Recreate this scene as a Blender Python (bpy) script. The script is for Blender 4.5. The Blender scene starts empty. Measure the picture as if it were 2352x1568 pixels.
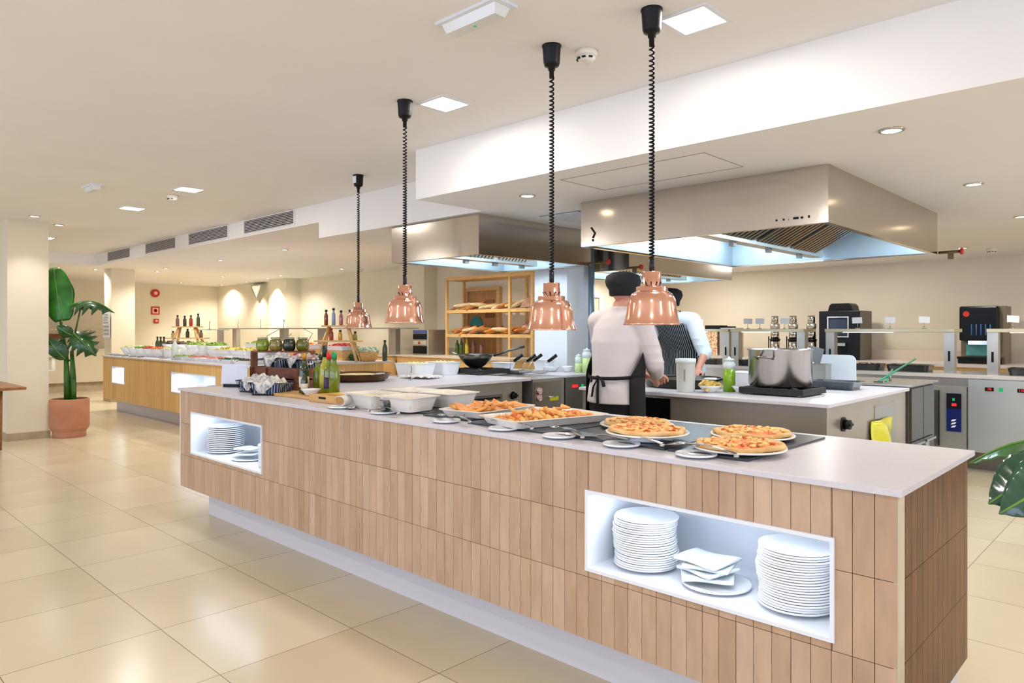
import bpy, bmesh, math, random
from mathutils import Vector, Matrix, noise
RND = random.Random(11)
PI = math.pi
scene = bpy.context.scene
COL = scene.collection

# ---------------------------------------------------------------- mesh helper
class MB:
    def __init__(s):
        s.v, s.f, s.sm = [], [], []
    def add(s, vs, fs, smooth=False, mx=None):
        b = len(s.v)
        s.v += [tuple(mx @ Vector(p)) for p in vs] if mx else [tuple(p) for p in vs]
        for f in fs:
            s.f.append(tuple(i + b for i in f)); s.sm.append(smooth)
        return s
    def box(s, x0, x1, y0, y1, z0, z1, mx=None):
        vs = [(x, y, z) for z in (z0, z1) for y in (y0, y1) for x in (x0, x1)]
        return s.add(vs, [(0, 2, 3, 1), (4, 5, 7, 6), (0, 1, 5, 4), (2, 6, 7, 3), (0, 4, 6, 2), (1, 3, 7, 5)], False, mx)
    def prism(s, poly, z0, z1, mx=None, smooth=False):
        n = len(poly)
        vs = [(x, y, z0) for x, y in poly] + [(x, y, z1) for x, y in poly]
        fs = [tuple(range(n))[::-1], tuple(range(n, 2 * n))] + [(i, (i + 1) % n, n + (i + 1) % n, n + i) for i in range(n)]
        s.add(vs, fs[:2], False, mx); b = len(s.v) - 2 * n
        for f in fs[2:]:
            s.f.append(tuple(i + b for i in f)); s.sm.append(smooth)
        return s
    def lathe(s, prof, c=(0, 0, 0), n=24, mx=None, sx=1, sy=1, smooth=True):
        vs = []
        for r, z in prof:
            for k in range(n):
                a = 2 * PI * k / n
                vs.append((c[0] + r * sx * math.cos(a), c[1] + r * sy * math.sin(a), c[2] + z))
        fs = []
        for j in range(len(prof) - 1):
            for k in range(n):
                a, b2 = j * n + k, j * n + (k + 1) % n
                fs.append((a, b2, b2 + n, a + n))
        s.add(vs, fs, smooth, mx)
        b = len(s.v) - len(vs)
        if prof[0][0] > 1e-5:
            s.f.append(tuple(b + k for k in range(n))[::-1]); s.sm.append(False)
        if prof[-1][0] > 1e-5:
            s.f.append(tuple(b + (len(prof) - 1) * n + k for k in range(n))); s.sm.append(False)
        return s
    def cyl(s, c, r, h, n=20, r2=None, mx=None):
        r2 = r if r2 is None else r2
        return s.lathe([(r, 0), (r2, h)], c, n, mx)
    def shell(s, prof, c=(0, 0, 0), n=28, t=.003, mx=None, sx=1, sy=1):
        """hollow vessel: outer profile bottom->top, then back down inside"""
        inner = [(max(r - t, 0.0), z + (t if i == 0 else 0)) for i, (r, z) in enumerate(prof)]
        return s.lathe([(0, prof[0][1])] + prof + inner[::-1] + [(0, inner[0][1])], c, n, mx, sx, sy)
    def tube(s, pts, r, n=8, caps=True, mx=None, smooth=True, sq=1.0):
        pts = [Vector(p) for p in pts]
        rs = r if isinstance(r, (list, tuple)) else [r] * len(pts)
        vs, prev = [], None
        for i, p in enumerate(pts):
            t = (pts[min(i + 1, len(pts) - 1)] - pts[max(i - 1, 0)])
            if t.length < 1e-9: t = Vector((0, 0, 1))
            t.normalize()
            if prev is None:
                a = Vector((0, 0, 1)) if abs(t.z) < .9 else Vector((1, 0, 0))
                u = t.cross(a).normalized()
            else:
                u = (prev - t * prev.dot(t)).normalized()
            prev = u; w = t.cross(u)
            for k in range(n):
                a = 2 * PI * k / n
                vs.append(p + (u * math.cos(a) + w * math.sin(a) * sq) * rs[i])
        fs = [(j * n + k, j * n + (k + 1) % n, (j + 1) * n + (k + 1) % n, (j + 1) * n + k) for j in range(len(pts) - 1) for k in range(n)]
        s.add(vs, fs, smooth, mx)
        if caps:
            b = len(s.v) - len(vs)
            s.f.append(tuple(b + k for k in range(n))[::-1]); s.sm.append(False)
            s.f.append(tuple(b + (len(pts) - 1) * n + k for k in range(n))); s.sm.append(False)
        return s
    def ball(s, c, r, n=10, m=7, mx=None, jit=0, rnd=None):
        rx, ry, rz = r if isinstance(r, (list, tuple)) else (r, r, r)
        vs = [(c[0], c[1], c[2] - rz)]
        for j in range(1, m):
            ph = -PI / 2 + PI * j / m
            for k in range(n):
                a = 2 * PI * k / n
                q = 1 + (rnd.uniform(-jit, jit) if jit else 0)
                vs.append((c[0] + rx * q * math.cos(ph) * math.cos(a), c[1] + ry * q * math.cos(ph) * math.sin(a), c[2] + rz * q * math.sin(ph)))
        vs.append((c[0], c[1], c[2] + rz))
        fs = [(0, 1 + (k + 1) % n, 1 + k) for k in range(n)]
        for j in range(m - 2):
            for k in range(n):
                a, b = 1 + j * n + k, 1 + j * n + (k + 1) % n
                fs.append((a, b, b + n, a + n))
        t = len(vs) - 1; b0 = 1 + (m - 2) * n
        fs += [(b0 + k, b0 + (k + 1) % n, t) for k in range(n)]
        return s.add(vs, fs, True, mx)
    def limb(s, a, b, ra, rb, n=12, sq=1.0):
        """tapered limb with ball ends (fused later by a voxel remesh)"""
        a, b = Vector(a), Vector(b)
        s.tube([a, a.lerp(b, .5), b], [ra, (ra + rb) / 2 * 1.04, rb], n)
        s.ball(a, ra, n, 8); s.ball(b, rb, n, 8)
        return s
    def grid(s, fn, nu, nv, t=0.0, smooth=True, mx=None):
        """parametric sheet fn(u,v)->point; t>0 gives it thickness downwards"""
        vs = [fn(i / nu, j / nv) for j in range(nv + 1) for i in range(nu + 1)]
        w = nu + 1
        fs = [(j * w + i, j * w + i + 1, (j + 1) * w + i + 1, (j + 1) * w + i) for j in range(nv) for i in range(nu)]
        if t:
            N = len(vs); vs = vs + [(p[0], p[1], p[2] - t) for p in vs]
            fs = fs + [tuple(i + N for i in f)[::-1] for f in fs]
            rim = [i for i in range(w)] + [j * w + nu for j in range(1, nv + 1)] + [nv * w + i for i in range(nu - 1, -1, -1)] + [j * w for j in range(nv - 1, 0, -1)]
            for q in range(len(rim)):
                a, b = rim[q], rim[(q + 1) % len(rim)]
                fs.append((b, a, a + N, b + N))
        return s.add(vs, fs, smooth, mx)
    def build(s, name, mat, parent=None, loc=None, rot=None, bevel=0, solid=0, sub=0, remesh=0, smooth_it=0, label=None, kind=None):
        me = bpy.data.meshes.new(name)
        me.from_pydata(s.v, [], s.f); me.validate()
        if len(me.polygons) == len(s.sm):
            me.polygons.foreach_set('use_smooth', s.sm)
        me.materials.append(mat)
        bm = bmesh.new(); bm.from_mesh(me)
        bmesh.ops.recalc_face_normals(bm, faces=bm.faces); bm.to_mesh(me); bm.free()
        o = bpy.data.objects.new(name, me); COL.objects.link(o)
        if parent: o.parent = parent
        if loc: o.location = loc
        if rot: o.rotation_euler = rot
        if bevel:
            m = o.modifiers.new('bevel', 'BEVEL'); m.width = bevel; m.segments = 2; m.limit_method = 'ANGLE'
        if remesh:
            m = o.modifiers.new('remesh', 'REMESH'); m.mode = 'VOXEL'; m.voxel_size = remesh; m.use_smooth_shade = True
        if smooth_it:
            m = o.modifiers.new('smooth', 'SMOOTH'); m.iterations = smooth_it; m.factor = .6
        if solid:
            m = o.modifiers.new('solid', 'SOLIDIFY'); m.thickness = solid; m.offset = 0
        if sub:
            m = o.modifiers.new('sub', 'SUBSURF'); m.levels = sub; m.render_levels = sub
        if label: o['label'] = label
        if kind: o['kind'] = kind
        return o

def tag(o, label, cat, group=None, kind=None):
    o['label'] = label; o['category'] = cat
    if group: o['group'] = group
    if kind: o['kind'] = kind
    return o
def thing(name, label, cat, loc=(0, 0, 0), rz=0, group=None):
    o = bpy.data.objects.new(name, None); COL.objects.link(o)
    o.empty_display_size = .1; o.location = loc; o.rotation_euler = (0, 0, rz)
    return tag(o, label, cat, group)
def copy_tree(o, parent=None):
    c = o.copy(); COL.objects.link(c)
    if parent: c.parent = parent
    for ch in list(o.children): copy_tree(ch, c)
    return c
def dup(o, label, loc, rz=None, group=None):
    c = copy_tree(o); c.location = loc
    if rz is not None: c.rotation_euler = (0, 0, rz)
    c['label'] = label
    if group: c['group'] = group
    return c
def struct(name, mb, mat, bevel=0):
    return mb.build(name, mat, kind='structure', bevel=bevel)
def B(x0, x1, y0, y1, z0, z1): return MB().box(x0, x1, y0, y1, z0, z1)
def rrect(w, d, r, n=5, cx=0, cy=0):
    out = []
    for sx, sy, a0 in ((1, 1, 0), (-1, 1, 90), (-1, -1, 180), (1, -1, 270)):
        for k in range(n + 1):
            a = math.radians(a0 + 90 * k / n)
            out.append((cx + sx * (w / 2 - r) + r * math.cos(a), cy + sy * (d / 2 - r) + r * math.sin(a)))
    return out
def loft(mb, loops, cap0=True, cap1=True, smooth=False):
    n = len(loops[0]); vs = [p for L in loops for p in L]
    fs = [(j * n + k, j * n + (k + 1) % n, (j + 1) * n + (k + 1) % n, (j + 1) * n + k) for j in range(len(loops) - 1) for k in range(n)]
    if cap0: fs.append(tuple(range(n))[::-1])
    if cap1: fs.append(tuple(range((len(loops) - 1) * n, len(loops) * n)))
    return mb.add(vs, fs, smooth)
def tray_mb(w, d, h, rim=.012, slope=.02, t=.004, r=.02):
    """open rectangular dish with flared walls and a turned-out rim"""
    mb = MB()
    def L(ww, dd, z, rr): return [(x, y, z) for x, y in rrect(ww, dd, max(rr, .002))]
    loft(mb, [L(w - 2 * slope - 2 * rim, d - 2 * slope - 2 * rim, 0, r), L(w - 2 * rim, d - 2 * rim, h - .003, r), L(w, d, h - .003, r + rim), L(w, d, h, r + rim),
              L(w - 2 * rim - 2 * t, d - 2 * rim - 2 * t, h, r), L(w - 2 * slope - 2 * rim - 2 * t, d - 2 * slope - 2 * rim - 2 * t, t, r)], True, True, False)
    return mb

# ---------------------------------------------------------------- materials
def lin(h):
    h = h.lstrip('#'); out = []
    for i in (0, 2, 4):
        c = int(h[i:i + 2], 16) / 255
        out.append(c / 12.92 if c <= .04045 else ((c + .055) / 1.055) ** 2.4)
    return tuple(out) + (1,)
MATS = {}
def M(name, hexc, rough=.5, metal=0, var=0, scale=8, bump=0, bscale=None, trans=0, emit=None, es=0, stretch=(1, 1, 1), coat=0, ior=1.45, hex2=None, spec=None, sss=0, alpha=None):
    if name in MATS: return MATS[name]
    m = bpy.data.materials.new(name); m.use_nodes = True
    nt = m.node_tree; p = nt.nodes['Principled BSDF']
    p.inputs['Base Color'].default_value = lin(hexc)
    p.inputs['Roughness'].default_value = rough
    p.inputs['Metallic'].default_value = metal
    p.inputs['IOR'].default_value = ior
    if trans: p.inputs['Transmission Weight'].default_value = trans
    if coat: p.inputs['Coat Weight'].default_value = coat; p.inputs['Coat Roughness'].default_value = .08
    if spec is not None: p.inputs['Specular IOR Level'].default_value = spec
    if sss: p.inputs['Subsurface Weight'].default_value = sss; p.inputs['Subsurface Radius'].default_value = (.02, .01, .006)
    if emit: p.inputs['Emission Color'].default_value = lin(emit); p.inputs['Emission Strength'].default_value = es
    if alpha is not None: p.inputs['Alpha'].default_value = alpha
    if var or bump or hex2:
        tc = nt.nodes.new('ShaderNodeTexCoord'); mp = nt.nodes.new('ShaderNodeMapping'); nz = nt.nodes.new('ShaderNodeTexNoise')
        mp.inputs['Scale'].default_value = stretch; nz.inputs['Scale'].default_value = scale; nz.inputs['Detail'].default_value = 5
        nt.links.new(tc.outputs['Object'], mp.inputs[0]); nt.links.new(mp.outputs[0], nz.inputs['Vector'])
        if var or hex2:
            rp = nt.nodes.new('ShaderNodeValToRGB')
            c = lin(hexc); c2 = lin(hex2) if hex2 else tuple(max(0, x * (1 - var)) for x in c[:3]) + (1,)
            c1 = c if hex2 else tuple(min(1, x * (1 + var * .5)) for x in c[:3]) + (1,)
            rp.color_ramp.elements[0].position = .38; rp.color_ramp.elements[1].position = .62
            rp.color_ramp.elements[0].color = c2; rp.color_ramp.elements[1].color = c1
            nt.links.new(nz.outputs['Fac'], rp.inputs[0]); nt.links.new(rp.outputs[0], p.inputs['Base Color'])
        if bump:
            bp = nt.nodes.new('ShaderNodeBump'); bp.inputs['Strength'].default_value = bump; bp.inputs['Distance'].default_value = .01
            if bscale:
                n2 = nt.nodes.new('ShaderNodeTexNoise'); n2.inputs['Scale'].default_value = bscale; n2.inputs['Detail'].default_value = 3 if bscale > 5 else 0
                nt.links.new(mp.outputs[0], n2.inputs['Vector']); nt.links.new(n2.outputs['Fac'], bp.inputs['Height'])
            else: nt.links.new(nz.outputs['Fac'], bp.inputs['Height'])
            nt.links.new(bp.outputs[0], p.inputs['Normal'])
    MATS[name] = m
    return m
def math_node(nt, op, a, b=None):
    n = nt.nodes.new('ShaderNodeMath'); n.operation = op
    for i, q in enumerate((a, b)):
        if q is None: continue
        if isinstance(q, (int, float)): n.inputs[i].default_value = q
        else: nt.links.new(q, n.inputs[i])
    return n.outputs[0]
def cell_mat(name, axes, sizes, offs, stops, grout, gw, rough, streak=None, streak_amt=.12, coat=0, bump=.3, gmask=True):
    """material whose colour changes from one rectangular cell to the next (tiles, bricks, planks) in world space"""
    m = bpy.data.materials.new(name); m.use_nodes = True; nt = m.node_tree; p = nt.nodes['Principled BSDF']
    g = nt.nodes.new('ShaderNodeNewGeometry'); sp = nt.nodes.new('ShaderNodeSeparateXYZ'); nt.links.new(g.outputs['Position'], sp.inputs[0])
    ids, masks = [], []
    for ax, sz, of in zip(axes, sizes, offs):
        if ax == 'U': q = math_node(nt, 'ADD', sp.outputs['X'], sp.outputs['Y'])
        else: q = sp.outputs[ax]
        d = math_node(nt, 'DIVIDE', math_node(nt, 'SUBTRACT', q, of), sz)
        ids.append(math_node(nt, 'FLOOR', d)); fr = math_node(nt, 'FRACT', d)
        e = math_node(nt, 'MINIMUM', fr, math_node(nt, 'SUBTRACT', 1.0, fr))
        masks.append(math_node(nt, 'LESS_THAN', e, gw / sz / 2))
    cx = nt.nodes.new('ShaderNodeCombineXYZ')
    for i, q in enumerate(ids): nt.links.new(q, cx.inputs[i])
    wn = nt.nodes.new('ShaderNodeTexWhiteNoise'); nt.links.new(cx.outputs[0], wn.inputs['Vector'])
    rp = nt.nodes.new('ShaderNodeValToRGB'); el = rp.color_ramp.elements
    while len(el) < len(stops): el.new(.5)
    for i, h in enumerate(stops): el[i].position = i / max(1, len(stops) - 1); el[i].color = lin(h)
    nt.links.new(wn.outputs['Value'], rp.inputs[0]); colr = rp.outputs[0]
    if streak:
        mp = nt.nodes.new('ShaderNodeMapping'); mp.inputs['Scale'].default_value = streak
        nz = nt.nodes.new('ShaderNodeTexNoise'); nz.inputs['Scale'].default_value = 1; nz.inputs['Detail'].default_value = 6
        off = nt.nodes.new('ShaderNodeVectorMath'); off.operation = 'ADD'
        sc_ = nt.nodes.new('ShaderNodeVectorMath'); sc_.operation = 'SCALE'; sc_.inputs['Scale'].default_value = 3.7
        nt.links.new(wn.outputs['Color'], sc_.inputs[0]); nt.links.new(g.outputs['Position'], off.inputs[0]); nt.links.new(sc_.outputs[0], off.inputs[1])
        nt.links.new(off.outputs[0], mp.inputs[0]); nt.links.new(mp.outputs[0], nz.inputs['Vector'])
        mr = nt.nodes.new('ShaderNodeMapRange'); mr.inputs['From Min'].default_value = .3; mr.inputs['From Max'].default_value = .7
        mr.inputs['To Min'].default_value = 1 - streak_amt; mr.inputs['To Max'].default_value = 1 + streak_amt * .5
        nt.links.new(nz.outputs['Fac'], mr.inputs['Value'])
        mu = nt.nodes.new('ShaderNodeVectorMath'); mu.operation = 'SCALE'; nt.links.new(colr, mu.inputs[0]); nt.links.new(mr.outputs[0], mu.inputs['Scale'])
        colr = mu.outputs[0]
    if gmask:
        mk = masks[0]
        for q in masks[1:]: mk = math_node(nt, 'MAXIMUM', mk, q)
        mx = nt.nodes.new('ShaderNodeMix'); mx.data_type = 'RGBA'; nt.links.new(mk, mx.inputs['Factor'])
        nt.links.new(colr, mx.inputs['A']); mx.inputs['B'].default_value = lin(grout); colr = mx.outputs['Result']
        if bump:
            bp = nt.nodes.new('ShaderNodeBump'); bp.inputs['Strength'].default_value = bump; bp.inputs['Distance'].default_value = .003; bp.invert = True
            nt.links.new(mk, bp.inputs['Height']); nt.links.new(bp.outputs[0], p.inputs['Normal'])
    nt.links.new(colr, p.inputs['Base Color']); p.inputs['Roughness'].default_value = rough
    if coat: p.inputs['Coat Weight'].default_value = coat
    MATS[name] = m
    return m
def stripe_mat(name, a, b, axis, period, duty, rough=.7, wob=0):
    m = bpy.data.materials.new(name); m.use_nodes = True; nt = m.node_tree; p = nt.nodes['Principled BSDF']
    tc = nt.nodes.new('ShaderNodeTexCoord'); sp = nt.nodes.new('ShaderNodeSeparateXYZ'); nt.links.new(tc.outputs['Object'], sp.inputs[0])
    q = math_node(nt, 'ADD', sp.outputs['X'], sp.outputs['Y']) if axis == 'U' else sp.outputs[axis]
    if wob:
        nz = nt.nodes.new('ShaderNodeTexNoise'); nz.inputs['Scale'].default_value = 14; nt.links.new(tc.outputs['Object'], nz.inputs['Vector'])
        q = math_node(nt, 'ADD', q, math_node(nt, 'MULTIPLY', nz.outputs['Fac'], wob))
    k = math_node(nt, 'LESS_THAN', math_node(nt, 'FRACT', math_node(nt, 'DIVIDE', q, period)), duty)
    mx = nt.nodes.new('ShaderNodeMix'); mx.data_type = 'RGBA'; nt.links.new(k, mx.inputs['Factor'])
    mx.inputs['A'].default_value = lin(a); mx.inputs['B'].default_value = lin(b)
    nt.links.new(mx.outputs['Result'], p.inputs['Base Color']); p.inputs['Roughness'].default_value = rough
    MATS[name] = m
    return m

wall_m = M('wall_paint', '#ebe1ca', .75, var=.02, scale=2)
ceil_m = M('ceiling_paint', '#f5f2ef', .8, var=.015, scale=1.5)
blue_wall = M('cool_white_paint', '#e8ecf0', .6)
skirt_m = M('beige_skirting', '#b5a386', .4, var=.1, scale=6)
floor_m = cell_mat('polished_floor_tile', ('X', 'Y'), (.61, .6), (-5.19, 1.22), ('#cfbf9f', '#d4c5a6', '#d9cbae', '#d1c1a2', '#d6c8aa'), '#8a7a5c', .004, .22, streak=(1.2, 1.6, 1), streak_amt=.07, bump=.25)
floor_m.node_tree.nodes['Principled BSDF'].inputs['Specular IOR Level'].default_value = .42
brick_m = cell_mat('clay_stick_tile', ('U', 'Z'), (.058, .234), (1.53 - .058 * 50, -.034), ('#bd9d80', '#c4a58a', '#b8977a', '#caad94', '#b39276', '#c2a082'), '#4a3020', .0018, .42, streak=(22, 22, 6), streak_amt=.13, gmask=False)
wood_counter_m = cell_mat('counter_oak_plank', ('U', 'Z'), (.096, 3), (0, -1), ('#d9ac6a', '#e0b574', '#dbb070', '#e4bb7c', '#d2a462'), '#7d5526', .002, .45, streak=(26, 26, 1.5), streak_amt=.16, bump=.2)
top_m = M('white_quartz', '#d1cdd2', .3, var=.03, scale=60)
white_lam = M('white_laminate', '#e6e9f0', .32)
plinth_m = M('white_plinth', '#d6d3d8', .4)
steel = M('brushed_steel', '#c6c3bc', .3, .88, var=.1, scale=3, stretch=(1, 1, .6), bump=.05, bscale=2.2)
hood_steel = M('hood_steel', '#cbc2b6', .16, 1, var=.05, scale=2, bump=.35, bscale=.9)
steel_dark = M('dark_steel', '#8e8b84', .35, .85, var=.12, scale=5)
chrome = M('polished_steel', '#c9c8c6', .12, 1)
copper = M('polished_copper', '#f2b8a0', .15, 1)
black_pl = M('black_plastic', '#08080a', .38, spec=.3)
black_iron = M('black_cast_iron', '#1a1a1c', .5, bump=.2, scale=80)
ceramic = M('white_ceramic', '#eceef0', .12, coat=.3)
porcelain_w = M('warm_white_porcelain', '#efe9df', .18, coat=.3)
paper_m = M('white_paper', '#eef0f3', .85)
cloth_w = M('white_cloth', '#dcd6d0', .9, var=.05, scale=20, bump=.15)
cloth_w2 = M('cool_white_cloth', '#e4eaee', .9, var=.04, scale=20, bump=.12)
glass_m = M('clear_glass', '#f4fbf8', .02, trans=1, ior=1.3)
frost_m = M('frosted_plastic', '#e3ece8', .35)
slate_m = M('dark_slate', '#3a3d42', .3, var=.2, scale=12, bump=.1)
pine_m = M('pine_wood', '#dcb478', .5, var=.12, scale=5, stretch=(2, 2, 12))
oakdoor_m = M('oak_door_wood', '#b98a55', .5, var=.18, scale=4, stretch=(8, 8, 1))
crate_m = M('reddish_crate_wood', '#6e3a20', .5, var=.35, scale=5, stretch=(1.5, 1.5, 9))
beech_m = M('beech_board', '#d7a765', .5, var=.12, scale=6, stretch=(1, 7, 7))
terra_m = M('terracotta', '#c08868', .8, var=.16, scale=5, bump=.1, hex2='#b4785a')
leaf_m = M('banana_leaf', '#216b10', .35, var=.45, scale=5, coat=.2)
leaf_dark = M('monstera_leaf', '#1d4a1a', .3, var=.35, scale=7, coat=.3)
fig_leaf = M('glossy_fig_leaf', '#1c4a30', .18, var=.3, scale=9, coat=.6)
stem_m = M('green_stem', '#2c5a1c', .5, var=.3, scale=10)
soil_m = M('dark_soil', '#3a2a1e', .95, bump=.4, scale=60)
red_m = M('signal_red', '#c22a20', .45)
green_led = M('green_led', '#0c5a34', .4, emit='#20c070', es=.8)
red_led = M('red_led', '#5a0808', .4, emit='#ff2a2a', es=1.5)
blue_panel = M('dark_blue_panel', '#12205e', .35)
navy_panel = M('near_black_panel', '#10141c', .3)
emis_warm = M('lit_diffuser', '#ffffff', .5, emit='#fff0dc', es=14)
emis_spot = M('lit_spot_lens', '#ffffff', .5, emit='#ffe9c8', es=22)
emis_cool = M('lit_cool_tube', '#ffffff', .5, emit='#d6ecff', es=9)
emis_bulb = M('lit_heat_bulb', '#ffffff', .5, emit='#ffb070', es=10)
dark_void = M('dark_gap', '#1a1816', .9)
# ================================================================ SETTING
struct('floor', B(-20.5, 4.6, -5.2, 11.6, -.12, 0), floor_m)
cm = MB()
cm.box(-14.2, 4.6, -5.2, 3.37, 2.70, 2.95)
cm.box(-14.2, -4.23, 3.37, 4.07, 2.70, 2.95)
cm.prism([(-4.23, 3.37), (4.6, 3.37), (4.6, 11.6), (-6.76, 11.6), (-6.76, 4.07), (-4.23, 4.07)], 2.33, 2.95)
cm.prism([(-14.2, 4.07), (-6.76, 4.07), (-6.76, 11.6), (-20.5, 11.6), (-20.5, -5.2), (-14.2, -5.2)], 2.50, 2.95)
struct('ceiling', cm, ceil_m)
struct('wall_north', B(-7.0, 4.6, 11.4, 11.6, 0, 2.4), wall_m)
struct('wall_kitchen_side', B(-7.2, -7.0, 8.3, 11.5, 0, 2.5), wall_m)
struct('wall_northwest', B(-19.1, -7.0, 8.3, 8.5, 0, 2.55), wall_m)
struct('wall_west', B(-19.1, -18.87, -5.2, 8.4, 0, 2.55), wall_m)
# south and east walls carry the daylight windows behind and beside the photographer
def window_wall(name, along, fixed, a0, a1, wins, z0, z1, sill, head, th=.2):
    mb = MB()
    def bx(p, q, u, v):
        if along == 'X': mb.box(p, q, fixed, fixed + th, u, v)
        else: mb.box(fixed, fixed + th, p, q, u, v)
    cur = a0
    for s_, e_ in wins:
        bx(cur, s_, z0, z1); bx(s_, e_, z0, sill); bx(s_, e_, head, z1); cur = e_
    bx(cur, a1, z0, z1)
    struct(name, mb, wall_m)
    for i, (s_, e_) in enumerate(wins):
        fr = MB(); t = .05; m_ = fixed + th / 2
        def fb(p, q, u, v):
            if along == 'X': fr.box(p, q, m_ - .03, m_ + .03, u, v)
            else: fr.box(m_ - .03, m_ + .03, p, q, u, v)
        fb(s_, e_, sill, sill + t); fb(s_, e_, head - t, head)
        nm = 3
        for k in range(nm + 1):
            c = s_ + (e_ - s_ - t) * k / nm
            fb(c, c + t, sill + t, head - t)
        WINN[0] += 1
        w = fr.build('window_%d' % WINN[0], white_lam, kind='structure')
WINN = [0]
window_wall('wall_south', 'X', -5.2, -19.1, 4.6, [(-12.5, -10.1), (-9.2, -6.8), (-5.9, -3.5), (-2.6, -.2), (.7, 3.1)], 0, 2.75, .35, 2.45)
window_wall('wall_east', 'Y', 4.4, -5.2, 11.6, [(-4.2, -1.8), (-.9, 1.5), (5.0, 6.6)], 0, 2.75, .35, 2.25)
# columns
def column(name, x0, x1, y0, y1, zt, m, skirt=True):
    o = struct(name, B(x0, x1, y0, y1, 0, zt), m)
    if skirt:
        s = MB(); s.box(x0 - .015, x1 + .015, y0 - .015, y1 + .015, 0, .09)
        s.build('trim_skirting', skirt_m, kind='structure')
    return o
column('wall_column_left', -10.98, -10.35, 1.99, 2.42, 2.70, wall_m)
column('wall_column_centre', -14.99, -14.59, 4.42, 4.83, 2.50, wall_m)
column('wall_column_kitchen', -5.19, -4.735, 5.78, 6.2, 2.33, blue_wall, False)
column('wall_column_alcove', -15.37, -14.57, 7.95, 8.35, 2.5, wall_m, False)
column('wall_column_bakery', -10.52, -9.81, 8.0, 8.35, 2.5, wall_m, False)
# doors of the kitchen wing and the bakery wall
def door_in_x(n, X, y0, y1, h, leaf, frame, handle=True):
    d = B(X, X + .04, y0 + .06, y1 - .06, 0.005, h - .06).build('door_%d' % n, leaf, kind='structure')
    f = MB().box(X, X + .07, y0, y0 + .06, 0, h).box(X, X + .07, y1 - .06, y1, 0, h).box(X, X + .07, y0 + .06, y1 - .06, h - .06, h)
    f.build('door_frame', frame, d)
    return d
door_in_x(1, -7.0, 8.85, 9.35, 1.93, M('cream_door', '#e2d3a4', .5), wall_m)
door_in_x(2, -7.0, 9.85, 10.75, 2.09, pine_m, pine_m)
d3 = B(-8.93, -8.23, 8.25, 8.3, .01, 2.0).build('door_3', oakdoor_m, kind='structure')
MB().box(-8.99, -8.93, 8.23, 8.3, 0, 2.06).box(-8.23, -8.17, 8.23, 8.3, 0, 2.06).box(-8.93, -8.23, 8.23, 8.3, 2.0, 2.06).build('door_frame', pine_m, d3)
MB().cyl((0, 0, 0), .15, .02, 28).build('porthole_pane', M('teal_glass', '#2f8d95', .1, coat=.5), d3, loc=(-8.72, 8.25, 1.43), rot=(PI / 2, 0, 0))
MB().box(-8.5, -8.3, 8.235, 8.25, 1.55, 1.85).build('door_panel', M('door_panel_wood', '#8f6337', .5), d3)

# ================================================================ NEAR COUNTER (tile-clad buffet)
near = thing('buffet_counter', 'long near buffet counter clad in vertical clay stick tiles with white worktop', 'counter', (-5.41, 2.1, 0))
OX, OY = 5.41, -2.1     # world -> local shift
def nb(x0, x1, y0, y1, z0, z1): return B(x0 + OX, x1 + OX, y0 + OY, y1 + OY, z0, z1)
X0, X1, Y0, Y1 = -5.41, -.57, 2.1, 2.904
NI = [(-5.19, -4.147, .472, .75), (-1.617, -.748, .470, .745)]
def cladding(mb, w0, w1, z0, rows, rh, tw, holes, put, start):
    k = math.floor((w0 - start) / tw)
    while start + k * tw < w1 - 1e-4:
        a, b = max(w0, start + k * tw), min(w1, start + (k + 1) * tw); k += 1
        if b - a < .004: continue
        for r in range(rows):
            segs = [(a, b, z0 + r * rh, z0 + (r + 1) * rh)]
            for h0, h1, hz0, hz1 in holes:
                out = []
                for (p, q, u, v) in segs:
                    if q <= h0 or p >= h1 or v <= hz0 or u >= hz1: out.append((p, q, u, v)); continue
                    if p < h0: out.append((p, h0, u, v))
                    if q > h1: out.append((h1, q, u, v))
                    p2, q2 = max(p, h0), min(q, h1)
                    if u < hz0: out.append((p2, q2, u, hz0))
                    if v > hz1: out.append((p2, q2, hz1, v))
                segs = out
            for (p, q, u, v) in segs:
                if q - p > .003 and v - u > .003: put(p + .0009, q - .0009, u + .0009, v - .0009)
mb = MB()
cladding(mb, X0 + .012, X1, .2, 3, .234 - .0005, .058, [(a - .004, b + .004, c - .004, d + .004) for a, b, c, d in NI],
         lambda p, q, u, v: mb.box(p + OX, q + OX, 0, .012, u, v), -.573 - .058 * 90)
mb.build('tile_cladding', brick_m, near, bevel=.0008)
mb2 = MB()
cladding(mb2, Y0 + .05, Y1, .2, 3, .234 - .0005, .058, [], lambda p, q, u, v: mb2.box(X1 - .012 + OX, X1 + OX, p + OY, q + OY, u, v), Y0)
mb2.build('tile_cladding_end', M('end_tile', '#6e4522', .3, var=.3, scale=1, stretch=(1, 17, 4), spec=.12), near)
nb(X1 - .013, X1 + .0005, Y0 + .001, Y0 + .05, .2, .901).build('corner_trim', M('glossy_corner_trim', '#c2b49c', .08, coat=.6), near)
nb(X0, X0 + .012, Y0, Y1, .2, .901).build('side_panel', white_lam, near)
core = MB()   # dark carcase behind the tiles with the two niches left open
zs = .2
prev = X0 + .013
for a, b, c, d in NI:
    core.box(prev + OX, a - .014 + OX, .013, .79, .2, .9); core.box(a - .014 + OX, b + .014 + OX, .013, .79, .2, c - .014)
    core.box(a - .014 + OX, b + .014 + OX, .013, .79, d + .014, .9); core.box(a - .014 + OX, b + .014 + OX, .44, .79, c - .014, d + .014); prev = b + .014
core.box(prev + OX, X1 - .013 + OX, .013, .79, .2, .9)
core.build('carcase', dark_void, near)
nb(X0 + .2, X1 - .02, Y0 + .13, Y1 - .04, 0, .2).build('plinth', plinth_m, near)
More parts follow.
